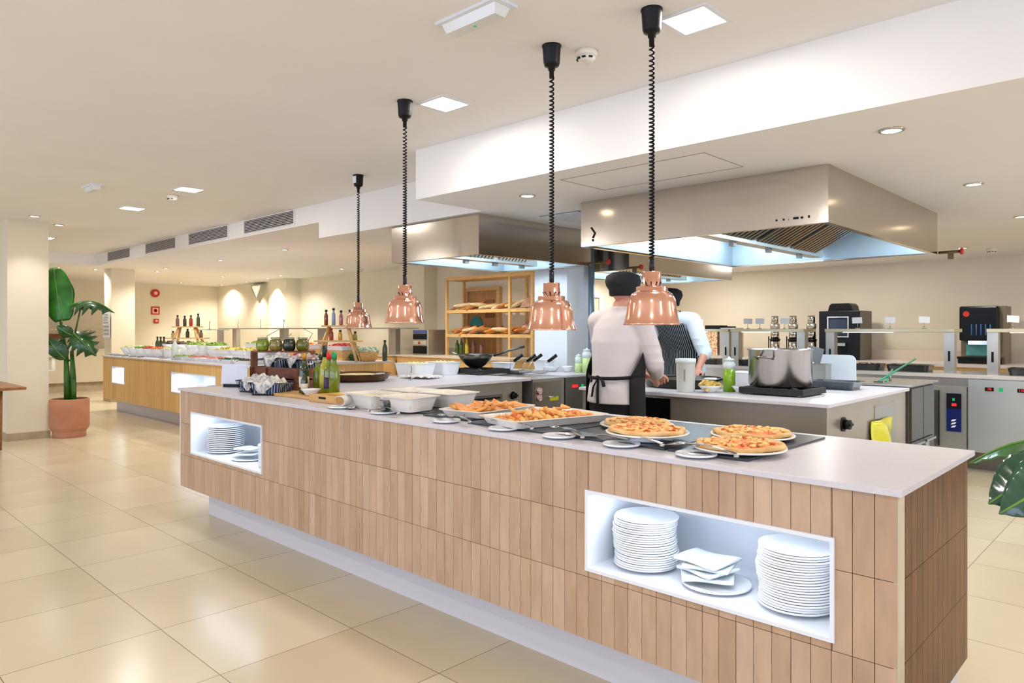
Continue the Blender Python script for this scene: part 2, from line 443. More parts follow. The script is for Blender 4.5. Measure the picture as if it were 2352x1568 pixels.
wt = nb(X0 - .012, X1 + .01, Y0 - .012, 2.972, .901, .92).build('worktop', top_m, near, bevel=.002)
for i, (a, b, c, d) in enumerate(NI):
    t = .012; e = .008
    n_ = MB()
    n_.box(a - t + OX, a + OX, -e, .43, c - t, d + t).box(b + OX, b + t + OX, -e, .43, c - t, d + t)
    n_.box(a + OX, b + OX, -e, .43, c - t, c).box(a + OX, b + OX, -e, .43, d, d + t).box(a + OX, b + OX, .418, .43, c, d)
    nn = n_.build('display_niche', white_lam, near)
    B(a + .02 + OX, b - .02 + OX, .03, .045, d - .006, d).build('led_strip', emis_cool, nn)
def area(name, loc, rot, sx, sy, power, col, parent=None, spread=180, glossy=True):
    l = bpy.data.lights.new(name, 'AREA'); l.shape = 'RECTANGLE'; l.size = sx; l.size_y = sy; l.energy = power; l.color = col; l.spread = math.radians(spread)
    o = bpy.data.objects.new(name, l); COL.objects.link(o); o.location = loc; o.rotation_euler = rot
    if parent: o.parent = parent
    return o
area('niche_light', (-1.18, 2.165, .738), (0, 0, 0), .8, .03, 1.7, (.8, .9, 1))
area('niche_light', (-4.67, 2.165, .742), (0, 0, 0), .95, .03, 2.2, (.8, .9, 1))

# ================================================================ COOKING WING behind the counter's left part (island 2)
wing = thing('cooking_counter', 'steel-fronted cooking counter with white worktop running back from the near counter', 'counter', (-4.27, 2.98, 0))
def wb(x0, x1, y0, y1, z0, z1): return B(x0 + 4.27, x1 + 4.27, y0 - 2.98, y1 - 2.98, z0, z1)
wb(-5.41, -4.30, 2.99, 4.62, .1, .895).build('cabinet', steel, wing)
wb(-5.35, -4.36, 3.02, 5.68, 0, .1).build('plinth', steel_dark, wing)
wb(-5.43, -4.262, 2.975, 4.70, .895, .92).build('worktop', top_m, wing, bevel=.002)
wb(-4.302, -4.288, 3.60, 4.36, .2, .80).build('oven_door', steel_dark, wing)
wb(-4.288, -4.25, 3.66, 4.30, .765, .78).build('door_handle', black_pl, wing)
wb(-4.290, -4.286, 4.18, 4.235, .735, .755).build('door_mark', M('pale_print', '#c9c9c4', .5), wing)
k = MB().cyl((0, 0, 0), .034, .008, 24).cyl((0, 0, .008), .025, .03, 20).box(-.006, .006, -.024, .024, .03, .05)
k.build('control_knob', black_pl, wing, loc=(-4.30 + 4.27 , 4.50 - 2.98, .775), rot=(0, PI / 2, 0))
wb(-5.41, -4.262, 4.72, 5.16, .1, .905).build('fryer_body', steel, wing)
wb(-4.262, -4.25, 4.73, 5.10, .62, .88).build('fryer_front_panel', M('satin_steel', '#b5ada2', .25, 1), wing)
for q in range(2):
    MB().cyl((0, 0, 0), .03, .02, 18).build('fryer_dial', M('red_white_dial', '#b3585a', .4, hex2='#e8e0e0', scale=60), wing, loc=(-4.25 + 4.27, 4.79 - 2.98, .80 - .06 * q), rot=(0, PI / 2, 0))
wb(-4.25, -4.246, 4.94, 5.06, .70, .735).build('warning_sticker', M('yellow_sticker', '#d6d420', .5), wing)
MB().tube([(0, 0, 0), (.04, 0, 0), (.05, .06, 0)], .007, 8).build('drain_tap', chrome, wing, loc=(-4.25 + 4.27, 4.9 - 2.98, .74))
wb(-5.41, -4.262, 5.18, 5.7, .1, .90).build('warming_cabinet', steel_dark, wing)
wb(-5.43, -4.255, 5.17, 5.705, .90, .92).build('worktop_far', top_m, wing)
wb(-4.262, -4.256, 5.28, 5.36, .80, .825).build('red_display', red_led, wing)
wb(-4.262, -4.256, 5.42, 5.45, .80, .825).build('green_switch', green_led, wing)

# ================================================================ CENTRAL STEEL ISLAND (island 1)
isl = thing('kitchen_island', 'free-standing steel kitchen island with white worktop under the large hood', 'counter', (-1.55, 4.31, 0))
def ib(x0, x1, y0, y1, z0, z1): return B(x0 + 1.55, x1 + 1.55, y0 - 4.31, y1 - 4.31, z0, z1)
ib(-3.39, -1.565, 4.33, 5.93, .1, .888).build('cabinet', M('island_steel', '#c9beac', .27, .75, var=.06, scale=2, bump=.12, bscale=1.6), isl)
ib(-3.3, -1.65, 4.42, 5.85, 0, .1).build('plinth', steel_dark, isl)
ib(-3.41, -1.545, 4.305, 5.96, .888, .91).build('worktop', top_m, isl, bevel=.002)
ib(-3.2, -2.62, 4.322, 4.33, .14, .87).build('oven_glass_door', M('black_oven_glass', '#0a0a0b', .1, coat=.6), isl)
k2 = MB().cyl((0, 0, 0), .045, .01, 24).cyl((0, 0, .01), .03, .035, 20).box(-.007, .007, -.028, .028, .04, .055)
k2.build('control_knob', black_pl, isl, loc=(-1.565 + 1.55, 4.60 - 4.31, .765), rot=(0, PI / 2, 0))
ib(-1.567, -1.56, 5.20, 5.66, .55, .83).build('side_access_panel', steel, isl)
dr = thing('drawer_fridge', 'steel refrigerated drawer unit behind the island, under the green handled tongs', 'fridge', (-1.53, 5.98, 0))
def db(x0, x1, y0, y1, z0, z1): return B(x0 + 1.53, x1 + 1.53, y0 - 5.98, y1 - 5.98, z0, z1)
db(-2.75, -1.56, 5.99, 6.72, .0, .915).build('cabinet', steel_dark, dr)
db(-2.77, -1.53, 5.97, 6.74, .915, .93).build('top', steel, dr, bevel=.002)
for q in range(2):
    y0 = 6.0 + .33 * q
    for z0, z1 in ((.1, .49), (.5, .9)):
        d_ = db(-1.56, -1.54, y0, y0 + .315, z0, z1).build('drawer', M('drawer_steel', '#7d7a74', .32, 1), dr)
        if z0 < .3:
            db(-1.54, -1.52, y0 + .02, y0 + .295, z1 - .03, z1 - .012).build('handle', chrome, d_)
            db(-1.54, -1.537, y0 + .04, y0 + .25, .335, .39).build('red_label_strip', M('orange_red_strip', '#b8452e', .5), d_)
            db(-1.54, -1.536, y0 + .05, y0 + .15, .41, .455).build('label_holder', M('silver_label', '#c8c8c8', .3, .6), d_)

# yellow bag hanging on the island end
def bagf(u, v):
    w = .24 + .05 * math.sin(v * 2.3)
    return (.014 + .05 * math.sin(PI * u) * (1 - v) ** .4 + .018 * math.sin(9 * u + 5 * v) * (1 - v * .6), (u - .5) * w * 1.5, -.34 + .34 * v)
yb = MB().grid(bagf, 12, 10)
bag = yb.build('refuse_bag', M('yellow_plastic', '#d2cb24', .25, coat=.5), loc=(-1.558, 5.30, .735), solid=.003)
tag(bag, 'crumpled yellow plastic bag hanging on the right end of the island', 'bag')

# ================================================================ LOW SERVING COUNTER at the kitchen back with warm cabinets
bk = thing('serving_counter', 'long steel-fronted serving counter at the kitchen back under the heated gantries', 'counter', (-6.6, 7.93, 0))
def kb(x0, x1, y0, y1, z0, z1): return B(x0 + 6.6, x1 + 6.6, y0 - 7.93, y1 - 7.93, z0, z1)
kb(-6.6, 1.6, 7.96, 8.55, .19, .885).build('cabinet', steel, bk)
kb(-6.5, 1.5, 8.1, 8.5, 0, .19).build('plinth', steel_dark, bk)
kb(-6.62, 1.62, 7.93, 8.58, .885, .92).build('worktop', M('pale_worktop', '#d8cfc8', .2, coat=.3), bk, bevel=.002)
hc = thing('holding_cabinet', 'steel holding cabinet with a blue control strip below the serving counter', 'cabinet', (-1.56, 7.9, 0))
def hb(x0, x1, y0, y1, z0, z1): return B(x0 + 1.56, x1 + 1.56, y0 - 7.9, y1 - 7.9, z0, z1)
hb(-2.4, -1.56, 7.91, 7.95, .2, .80).build('body', M('cabinet_steel', '#c4c3bc', .3, .7), hc)
hb(-2.38, -1.80, 7.895, 7.91, .22, .76).build('door', M('door_steel', '#b6b3ac', .25, 1), hc)
hb(-1.795, -1.785, 7.892, 7.912, .22, .76).build('door_gap', dark_void, hc)
cp = hb(-1.725, -1.60, 7.898, 7.91, .37, .735).build('control_strip', blue_panel, hc)
hb(-1.725, -1.60, 7.896, 7.899, .59, .735).build('control_panel', navy_panel, cp)
hb(-1.675, -1.655, 7.893, 7.897, .665, .69).build('green_lamp', green_led, cp)
hb(-1.68, -1.64, 7.893, 7.897, .615, .64).build('red_display', red_led, cp)
lg = MB()
for q in range(3):
    z = .405 + q * .03
    lg.add([(x + 1.56, -.0045, zz) for x, zz in ((-1.69, z), (-1.655, z + .006), (-1.64, z + .025), (-1.675, z + .019))], [(0, 1, 2, 3)])
lg.build('white_emblem', M('white_print', '#f4f4f4', .5), cp, solid=.001)
pn = thing('warming_cabinet', 'tall plain steel cabinet front with two red number displays, right of the blue strip', 'cabinet', (-1.54, 7.9, 0))
def pb(x0, x1, y0, y1, z0, z1): return B(x0 + 1.54, x1 + 1.54, y0 - 7.9, y1 - 7.9, z0, z1)
pb(-1.545, .9, 7.905, 7.95, .19, .878).build('front', M('wide_steel_front', '#c8cdcd', .3, .6, var=.05, scale=2), pn)
for x in (-1.38, -1.13):
    s_ = pb(x - .03, x + .04, 7.9, 7.906, .775, .81).build('display', M('display_black', '#140404', .3), pn)
    cu = bpy.data.curves.new('digits', 'FONT'); cu.body = '78' if x < -1.2 else '110'; cu.size = .032; cu.extrude = .0008; cu.align_x = 'CENTER'; cu.align_y = 'CENTER'
    tmp = bpy.data.objects.new('tmp', cu); me = bpy.data.meshes.new_from_object(tmp); me.materials.clear(); me.materials.append(red_led)
    to = bpy.data.objects.new('digits', me); COL.objects.link(to); to.parent = s_; bpy.data.objects.remove(tmp)
    to.location = (x + .005 + 1.54, -.001, .793); to.rotation_euler = (PI / 2, 0, 0)
pb(-1.30, -1.268, 7.9, 7.906, .775, .81).build('green_switch', green_led, pn)

# ---------------------------------------------------------------- rear wall counter
rc = thing('rear_counter', 'wood-fronted counter along the kitchen back wall carrying the drink machines', 'counter', (-6.9, 10.3, 0))
B(.0, 8.5, .03, .95, .0, .88).build('cabinet', pine_m, rc)
B(-.0, 8.55, 0, .98, .88, .92).build('worktop', M('pale_worktop', '#d8cfc8'), rc)
B(0, 8.55, .96, .98, .92, 1.06).build('splashback', M('beige_splash', '#d8c8b4', .4), rc)
bc = thing('bakery_counter', 'wood-fronted counter below the bread rack', 'counter', (-9.75, 7.35, 0))
B(0, 2.65, .02, .9, 0, .90).build('cabinet', pine_m, bc)
B(-.02, 2.67, 0, .93, .90, .93).build('worktop', M('bakery_top', '#d9cdb8', .4), bc)

# ================================================================ WOODEN SALAD COUNTER (left background)
wc = thing('salad_counter', 'long oak-planked salad counter in the left background with lit niches', 'counter', (-13.3, 3.9, 0))
def cb(x0, x1, y0, y1, z0, z1): return B(x0 + 13.3, x1 + 13.3, y0 - 3.9, y1 - 3.9, z0, z1)
NW = [(-12.83, -12.23, .475, .756), (-10.33, -8.9, .475, .762)]
cc = MB(); prev = -13.3
for a, b, c, d in NW:
    cc.box(prev + 13.3, a + 13.3, 0, 1.9, .2, .9); cc.box(a + 13.3, b + 13.3, 0, 1.9, .2, c); cc.box(a + 13.3, b + 13.3, 0, 1.9, d, .9)
    cc.box(a + 13.3, b + 13.3, .45, 1.9, c, d); prev = b
cc.box(prev + 13.3, -7.98 + 13.3, 0, 1.9, .2, .9)
cc.build('plank_front', wood_counter_m, wc)
cb(-13.1, -8.1, 4.05, 5.7, 0, .2).build('plinth', plinth_m, wc)
cb(-13.32, -7.96, 3.88, 5.98, .9, .92).build('worktop', top_m, wc)
for a, b, c, d in NW:
    t = .015
    n_ = MB().box(a + 13.3, a + t + 13.3, -.01, .44, c, d).box(b - t + 13.3, b + 13.3, -.01, .44, c, d).box(a + t + 13.3, b - t + 13.3, -.01, .44, c, c + t)
    n_.box(a + t + 13.3, b - t + 13.3, -.01, .44, d - t, d).box(a + t + 13.3, b - t + 13.3, .425, .44, c + t, d - t)
    n_.build('display_niche', white_lam, wc)
    area('niche_light', ((a + b) / 2, 4.02, d - .03), (0, 0, 0), b - a - .1, .03, 5 * (b - a), (.8, .9, 1))

# beige counter at the far left wall and low buffet behind the salad counter
fb_ = thing('cream_counter', 'plain cream counter against the far left wall beyond the potted plant', 'counter', (-17.6, 1.5, 0))
bb = MB().box(-.7, 0, 0, 1.9, .2, .9).box(-.7, 0, 2.75, 5.0, .2, .9).box(-.7, 0, 1.9, 2.75, .2, .47).box(-.7, 0, 1.9, 2.75, .76, .9).box(-.7, -.45, 1.9, 2.75, .47, .76)
bb.build('cabinet', M('cream_laminate', '#cfc4ac', .4), fb_)
B(-.7, -.1, .1, 4.9, 0, .2).build('plinth', skirt_m, fb_)
B(-.72, .02, -.02, 5.02, .9, .92).build('worktop', M('cream_top', '#d8d0c0', .3), fb_)
area('niche_light', (-17.8, 3.83, .74), (0, 0, 0), .1, .7, 3, (.8, .9, 1))
lb = thing('rear_buffet', 'low rear buffet table carrying the sneeze guards behind the salads', 'counter', (-16.6, 7.05, 0))
B(0, 6.75, 0, .8, .2, .9).build('cabinet', pine_m, lb); B(.1, 6.6, .1, .7, 0, .2).build('plinth', plinth_m, lb)
B(-.02, 6.77, -.02, .82, .9, .92).build('worktop', M('cream_top', '#d8d0c0', .3), lb)

# ================================================================ EXTRACTION HOODS
def hood(name, label, x0, x1, y0, y1, zt, zb, n_f=3, marks=None):
    h = thing(name, label, 'extractor hood', (x0, y0, zb)); w, d, hh = x1 - x0, y1 - y0, zt - zb; t = .012
    s = MB().box(0, w, 0, t, 0, hh).box(0, w, d - t, d, 0, hh).box(0, t, t, d - t, 0, hh).box(w - t, w, t, d - t, 0, hh).box(t, w - t, t, d - t, hh - t, hh)
    s.box(t, w - t, t, .045, 0, .012).box(t, w - t, d - .045, d - t, 0, .012).box(t, .045, .045, d - .045, 0, .012).box(w - .045, w - t, .045, d - .045, 0, .012)
    sh = s.build('shell', hood_steel, h)
    l = MB(); e = .002
    l.box(t, w - t, t, t + e, .012, hh - t).box(t, w - t, d - t - e, d - t, .012, hh - t).box(t, t + e, t + e, d - t - e, .012, hh - t).box(w - t - e, w - t, t + e, d - t - e, .012, hh - t)
    l.box(t + e, w - t - e, t + e, d - t - e, hh - t - e, hh - t)
    l.build('inner_lining', M('pale_blue_steel', '#c3d6e0', .35, .35), h)
    # V shaped filter bank along Y with a gutter in the middle
    xc = w * .5; g = .05; top = hh - .03; wing_ = w * .27; ya, yb_ = .3, d - .3
    gt = MB().box(xc - g, xc + g, ya - .12, yb_ + .12, .02, .035).box(xc - g, xc - g + .008, ya - .12, yb_ + .12, .035, .09).box(xc + g - .008, xc + g, ya - .12, yb_ + .12, .035, .09)
    gt.build('grease_gutter', steel, h)
    for sx in (-1, 1):
        for q in range(n_f):
            L = (yb_ - ya) / n_f; p0, p1 = ya + q * L + .03, ya + (q + 1) * L - .03
            f = MB(); n = 9
            for k in range(n):
                yy = p0 + (p1 - p0) * k / n; yw = (p1 - p0) / n * .62
                A = [(xc + sx * (g + .005), yy, .06), (xc + sx * (g + wing_), yy, top), (xc + sx * (g + wing_), yy + yw, top), (xc + sx * (g + .005), yy + yw, .06)]
                f.add([(a, b, c - .014) for a, b, c in A] + A, [(0, 1, 2, 3), (7, 6, 5, 4), (0, 4, 5, 1), (1, 5, 6, 2), (2, 6, 7, 3), (3, 7, 4, 0)])
            f.build('grease_filter', M('filter_steel', '#b9b2a8', .22, 1), h)
        bp = MB(); A = [(xc + sx * (g + .004), ya, .068), (xc + sx * (g + wing_), ya, top + .008), (xc + sx * (g + wing_), yb_, top + .008), (xc + sx * (g + .004), yb_, .068)]
        bp.add(A + [(a, b, c + .004) for a, b, c in A], [(0, 1, 2, 3), (7, 6, 5, 4), (0, 4, 5, 1), (1, 5, 6, 2), (2, 6, 7, 3), (3, 7, 4, 0)])
        bp.build('filter_backing', steel_dark, h)
    for q in range(3):
        B(xc - .018, xc + .018, d * (.25 + .25 * q), d * (.25 + .25 * q) + .05, -.012, .02).build('nozzle', steel_dark, h)
    for sx in (.09, .91):
        B(w * sx - .02, w * sx + .02, .25, d - .25, hh - .05, hh - .02).build('light_tube', emis_cool, h)
        area('hood_light', (x0 + w * sx, (y0 + y1) / 2, zt - .06), (0, 0, 0), .05, d - .5, 9 * d, (.78, .9, 1))
    return h, sh
h1, s1 = hood('extractor_hood', 'largest stainless extractor hood hanging over the central kitchen island', -3.40, -1.552, 4.32, 6.80, 2.33, 1.985)
for x, w_, hgt in ((1.53, .012, .012), (1.575, .012, .012), (1.61, .005, .006), (1.64, .034, .014), (1.685, .016, .013), (1.73, .01, .016)):
    B(x, x + w_, -.0015, 0, .037, .037 + hgt).build('dark_mark', black_pl, h1)
mk = MB()
mk.tube([(.1, -.002, .22 - .08), (.135, -.002, .175 - .08), (.115, -.002, .14 - .08)], .007, 6)
mk.tube([(.113, -.002, .05), (.118, -.002, .035)], .007, 6)
mk.build('chevron_mark', black_pl, h1)
h2, s2 = hood('extractor_hood', 'smaller stainless extractor hood over the left cooking counter', -5.54, -4.33, 4.12, 5.66, 2.33, 1.985, 2)
h3, s3 = hood('extractor_hood', 'rearmost stainless extractor hood, partly hidden behind the largest hood', -5.5, -4.3, 6.28, 8.6, 2.33, 1.985, 3)
def valve(x, y, z, lab, rz):
    t = thing('gas_valve', lab, 'valve', (x, y, z), rz)
    MB().tube([(0, 0, 0), (.16, 0, .0)], .012, 8).box(.07, .11, -.012, .012, -.06, 0).build('pipe', M('brass_dark', '#6b5a38', .4, .8), t)
    MB().cyl((0, 0, 0), .026, .02, 14).build('red_knob', red_m, t, loc=(.16, 0, 0), rot=(0, PI / 2, 0))
valve(-1.55, 6.83, 2.0, 'red-knobbed valve at the far right corner of the largest hood', 0)
valve(-4.33, 5.72, 2.02, 'red-knobbed valve with yellow lever at the back corner of the left hood', 0)
valve(-4.3, 6.25, 2.0, 'red-knobbed valve on the rearmost hood above the striped lamp cord', 0)
pp = MB().cyl((0, 0, 0), .035, 2.33, 18)
o = pp.build('drain_pipe', M('grey_pipe', '#7d8a99', .35, .3), loc=(-4.66, 6.1, 0)); tag(o, 'grey vertical pipe running down beside the white kitchen column', 'pipe')
MB().cyl((0, 0, 1.37), .045, .03, 18).build('pipe_clamp', chrome, o)
pp2 = MB().cyl((0, 0, 0), .035, .30, 14).build('duct_pipe', black_pl, loc=(-4.42, 5.93, 2.03)); tag(pp2, 'short black pipe between the left hood and the rearmost hood', 'pipe')
# ================================================================ CEILING FIXTURES
def led_panel(x, y, z, lab, s=.2, power=17):
    t = thing('ceiling_panel_light', lab, 'ceiling light', (x, y, z - .006))
    MB().box(-s / 2 - .02, s / 2 + .02, -s / 2 - .02, -s / 2, 0, .006).box(-s / 2 - .02, s / 2 + .02, s / 2, s / 2 + .02, 0, .006).box(-s / 2 - .02, -s / 2, -s / 2, s / 2, 0, .006).box(s / 2, s / 2 + .02, -s / 2, s / 2, 0, .006).build('frame', white_lam, t)
    B(-s / 2, s / 2, -s / 2, s / 2, .002, .006).build('diffuser', emis_warm, t)
    area('panel_lamp', (x, y, z - .012), (0, 0, 0), s, s, power, (1, .97, .94))
    return t
led_panel(-1.57, 2.79, 2.7, 'square ceiling light beside the nearest lamp canopy', power=11)
led_panel(-3.23, 2.79, 2.7, 'square ceiling light beside the third lamp canopy', power=13)
led_panel(-6.98, 2.79, 2.7, 'square ceiling light above the left aisle, nearer of two')
led_panel(-8.52, 2.79, 2.7, 'square ceiling light above the left aisle, farther of two')
led_panel(-12.17, 2.8, 2.7, 'square ceiling light at the edge of the left column')
for i, (x, y) in enumerate([(-.2, .3), (-3.2, -.6), (-7, -.6), (-10.5, -.6), (-3.2, -3.4), (-8, -3.4), (1.8, -2.0), (2.2, 1.6)]):  # unseen panels added to brighten the room evenly
    led_panel(x, y, 2.7, 'added unseen square ceiling light over the dining side', .2, 20)['group'] = 'unseen dining lights'
def spot(x, y, z, lab, r=.04, power=14, grp='recessed ceiling spotlights', cone=95):
    t = thing('ceiling_spotlight', lab, 'spotlight', (x, y, z - .008), 0, grp)
    MB().lathe([(r + .016, .008), (r + .016, .003), (r + .004, 0), (r, 0), (r, .008)], (0, 0, 0), 24).build('trim_ring', chrome, t)
    MB().cyl((0, 0, .003), r, .005, 20).build('lens', emis_spot, t)
    l = bpy.data.lights.new('spot_lamp', 'SPOT'); l.energy = power; l.spot_size = math.radians(cone); l.spot_blend = .7; l.color = (1, .95, .87); l.shadow_soft_size = .04
    o = bpy.data.objects.new('spot_lamp', l); COL.objects.link(o); o.location = (x, y, z - .02)
for x, y, lab in ((-3.51, 3.83, 'recessed spotlight just before the left hood'), (-1.068, 3.81, 'recessed spotlight nearest the camera, right of the largest hood'),
                  (-1.063, 5.6, 'recessed spotlight right of the largest hood, second back'), (-1.07, 7.49, 'recessed spotlight cut by the right picture edge'), (-1.99, 9.88, 'recessed spotlight near the kitchen back wall')):
    spot(x, y, 2.33, lab, .045, 50, cone=150)
for x, y in ((1.2, 4.6), (1.2, 6.9), (1.2, 9.4), (3.2, 5.6), (3.2, 8.4), (-3.6, 9.9), (-5.6, 10.2)):  # extra panels added out of view to lift the kitchen light
    led_panel(x, y, 2.33, 'added unseen square ceiling light brightening the kitchen', .2, 14 if x > 0 and y < 8 else 26)['group'] = 'unseen kitchen lights'
LS = [(-9.41, 5.12, 'over the middle of the salad counter'), (-11.6, 5.15, 'over the salad counter, second from the right in its row'), (-13.9, 5.14, 'over the far end of the salad counter'),
      (-14.77, 5.3, 'just right of the centre column'), (-15.1, 4.3, 'just left of the centre column'), (-17.87, 6.97, 'washing the far left wall between the red signs and the bottles'),
      (-15.17, 6.79, 'mid ceiling before the alcove wall'), (-13.92, 7.47, 'in front of the alcove column'), (-14.97, 7.72, 'washing the alcove column'), (-16.41, 7.93, 'directly above the wall lantern'),
      (-17.94, 8.0, 'nearest the far wall corner'), (-11.6, 7.47, 'above the wall right of the alcove column')]
for x, y, s_ in LS: spot(x, y, 2.5, 'small recessed spotlight ' + s_, .035, 105 if 'wash' in s_ or 'above' in s_ else 125, cone=100 if 'wash' in s_ or 'above' in s_ else 150)
for x, y, z, lab in ((-7.7, 6.9, 2.5, 'added unseen spotlight behind the left hood, brightening the bread rack'), (-8.6, 6.7, 2.5, 'added unseen spotlight behind the left hood, brightening the toaster side'), (-6.4, 9.2, 2.33, 'recessed spotlight before the pine kitchen door')):
    spot(x, y, z, lab, .035, 85, cone=150)  # the two behind the left hood are added to brighten the bread rack
spot(-10.54, 2.58, 2.7, 'recessed spotlight at the right face of the left column', .045, 30); spot(-9.94, 2.18, 2.7, 'recessed spotlight in front of the left column', .045, 34)
def smoke(x, y, z, lab, s=1):
    t = thing('smoke_detector', lab, 'smoke detector', (x, y, z))
    MB().lathe([(.055 * s, 0), (.055 * s, -.018), (.048 * s, -.03)], (0, 0, 0), 28).lathe([(.048 * s, -.03), (.04 * s, -.045), (.03 * s, -.052), (0, -.054)], (0, 0, 0), 28).build('body', porcelain_w, t)
    m_ = MB()
    for a in (-.35, .35, 1.1, -1.1): m_.box(-.009, .009, -.049, -.040, -.044, -.037, Matrix.Rotation(a, 4, 'Z'))
    m_.build('sensor_slot', black_pl, t)
smoke(-2.122, 2.74, 2.70, 'round white smoke detector between two copper lamp canopies'); smoke(-7.40, 2.8, 2.7, 'round white smoke detector beside the left aisle lights')
smoke(-11.4, 7.75, 2.5, 'small round smoke detector over the rear buffet'); smoke(-1.75, 10.2, 2.33, 'round smoke detector near the kitchen back wall')
def emerg(x, y, z, lab, s=1):
    t = thing('emergency_light', lab, 'emergency light', (x, y, z))
    B(-.19 * s, .19 * s, -.065 * s, .065 * s, -.012, 0).build('base_frame', white_lam, t)
    loft(MB(), [[(-.165 * s, -.045 * s, -.012), (.165 * s, -.045 * s, -.012), (.165 * s, .045 * s, -.012), (-.165 * s, .045 * s, -.012)], [(-.15 * s, -.03 * s, -.05), (.15 * s, -.03 * s, -.05), (.15 * s, .03 * s, -.05), (-.15 * s, .03 * s, -.05)]]).build('diffuser', M('milky_diffuser', '#e6e8e6', .2, coat=.4), t)
    MB().cyl((0, 0, -.053), .006, .004, 12).build('green_indicator', green_led, t)
emerg(-2.22, 2.09, 2.7, 'rectangular white emergency light at the top edge of the picture'); emerg(-7.47, 2.1, 2.7, 'small rectangular emergency light on the left ceiling', .8)
# access panel outline and air grille in the low ceiling
f = MB(); a, b, c, d = -2.985, -1.95, 3.575, 4.05
for q in ((a, b, c, c + .004), (a, b, d - .004, d), (a, a + .004, c, d), (b - .004, b, c, d)): f.box(q[0], q[1], q[2], q[3], 2.328, 2.331)
f.build('trim_1', M('panel_gap_grey', '#8f8377', .8), kind='structure')
g = thing('ceiling_air_grille', 'grey square air grille in the low ceiling between the two hoods', 'air vent', (-3.86, 4.95, 2.33))
B(-.21, .21, -.36, .36, -.006, 0).build('backing', M('grille_grey', '#8f9694', .6), g)
m_ = MB()
for q in range(16): m_.box(-.2, .2, -.34 + q * .043, -.325 + q * .043, -.012, -.006)
m_.build('slats', white_lam, g)
for i, (x0, x1) in enumerate(((-13.6, -12.5), (-11.8, -10.62), (-10.15, -8.93), (-8.47, -7.27))):
    lab = ('farthest', 'second farthest', 'third farthest', 'nearest')[i]
    t = thing('wall_air_vent', 'slatted air vent in the ceiling step, %s of the four' % lab, 'air vent', (x0, 4.07, 2.535), 0, 'air vents in the ceiling step')
    w = x1 - x0
    B(0, w, -.004, 0, 0, .15).build('backing', dark_void, t)
    MB().box(-.02, w + .02, -.014, 0, -.015, 0).box(-.02, w + .02, -.014, 0, .15, .162).box(-.02, 0, -.014, 0, 0, .15).box(w, w + .02, -.014, 0, 0, .15).build('frame', ceil_m, t)
    m_ = MB()
    for q in range(8): m_.box(0, w, -.013, -.004, .004 + q * .0185, .012 + q * .0185)
    m_.build('slats', M('vent_slat', '#cbc6c6', .5), t)

# ================================================================ COPPER HEAT LAMPS
lamp_prof = [(.1185, 0), (.1195, .003), (.118, .007), (.112, .022), (.107, .045), (.1025, .075), (.101, .09), (.098, .108), (.092, .122), (.082, .134), (.070, .1405), (.0665, .143), (.0665, .159), (.0640, .1605), (.0400, .162), (.0395, .221), (.037, .2245), (.012, .2245)]
def heat_lamp(x, y, rim, lab):
    t = thing('heat_lamp', lab, 'lamp', (x, y, 2.70), 0, 'copper heat lamps'); z = rim - 2.70
    pr_ = [(r, zz + z) for r, zz in lamp_prof]
    inner = [(max(.010, r - .0025), zz + z - .0015) for r, zz in lamp_prof[1:]][::-1]
    sh = MB().lathe(pr_ + inner, (0, 0, 0), 56)
    s = sh.build('lamp_shade', copper, t)
    v = MB()
    for k in range(10):
        a = 2 * PI * k / 10 + .2
        v.ball((.0395 * math.cos(a), .0395 * math.sin(a), z + .178), .0035, 6, 5)
    v.build('vent_holes', dark_void, s)
    MB().cyl((0, 0, z + .2245), .0115, .055, 16).build('cord_sleeve', M('navy_sleeve', '#10131f', .35), t)
    MB().lathe([(0, z + .055), (.03, z + .06), (.042, z + .085), (.03, z + .12), (.018, z + .15), (.018, z + .17)], (0, 0, 0), 20).build('bulb', emis_bulb, t)
    can = MB().lathe([(.046, 0), (.0465, -.006), (.043, -.010), (.039, -.085), (.034, -.098), (.017, -.104), (.0165, -.118), (.0115, -.12), (.011, -.155)], (0, 0, 0), 32)
    can.build('ceiling_canopy', black_pl, t)
    z1, z0 = -.15, z + .278; n = 54; pts = []
    for k in range(n * 9 + 1):
        u = k / (n * 9); zz = z1 + (z0 - z1) * (u ** .86)
        pts.append((.0095 * math.cos(2 * PI * k / 9), .0095 * math.sin(2 * PI * k / 9), zz))
    MB().tube(pts, .0042, 5).build('coiled_cord', black_pl, t)
    l = bpy.data.lights.new('heat_bulb_light', 'SPOT'); l.energy = 22; l.color = (1, .72, .45); l.spot_size = math.radians(120); l.spot_blend = .8; l.shadow_soft_size = .03
    o = bpy.data.objects.new('heat_bulb_light', l); COL.objects.link(o); o.location = (x, y, rim + .045)
    return t
heat_lamp(-1.648, 2.574, 1.370, 'copper heat lamp hanging nearest, over the pizzas')
heat_lamp(-2.202, 2.573, 1.348, 'copper heat lamp second from the right, over the baked snack trays')
heat_lamp(-3.361, 2.596, 1.389, 'copper heat lamp third from the right, over the white serving dishes')
lD = heat_lamp(-5.264, 3.558, 1.365, 'farthest copper heat lamp, over the paella pan')
B(-.022, .026, -.044, -.040, -.075, -.015).build('white_sticker', paper_m, lD)

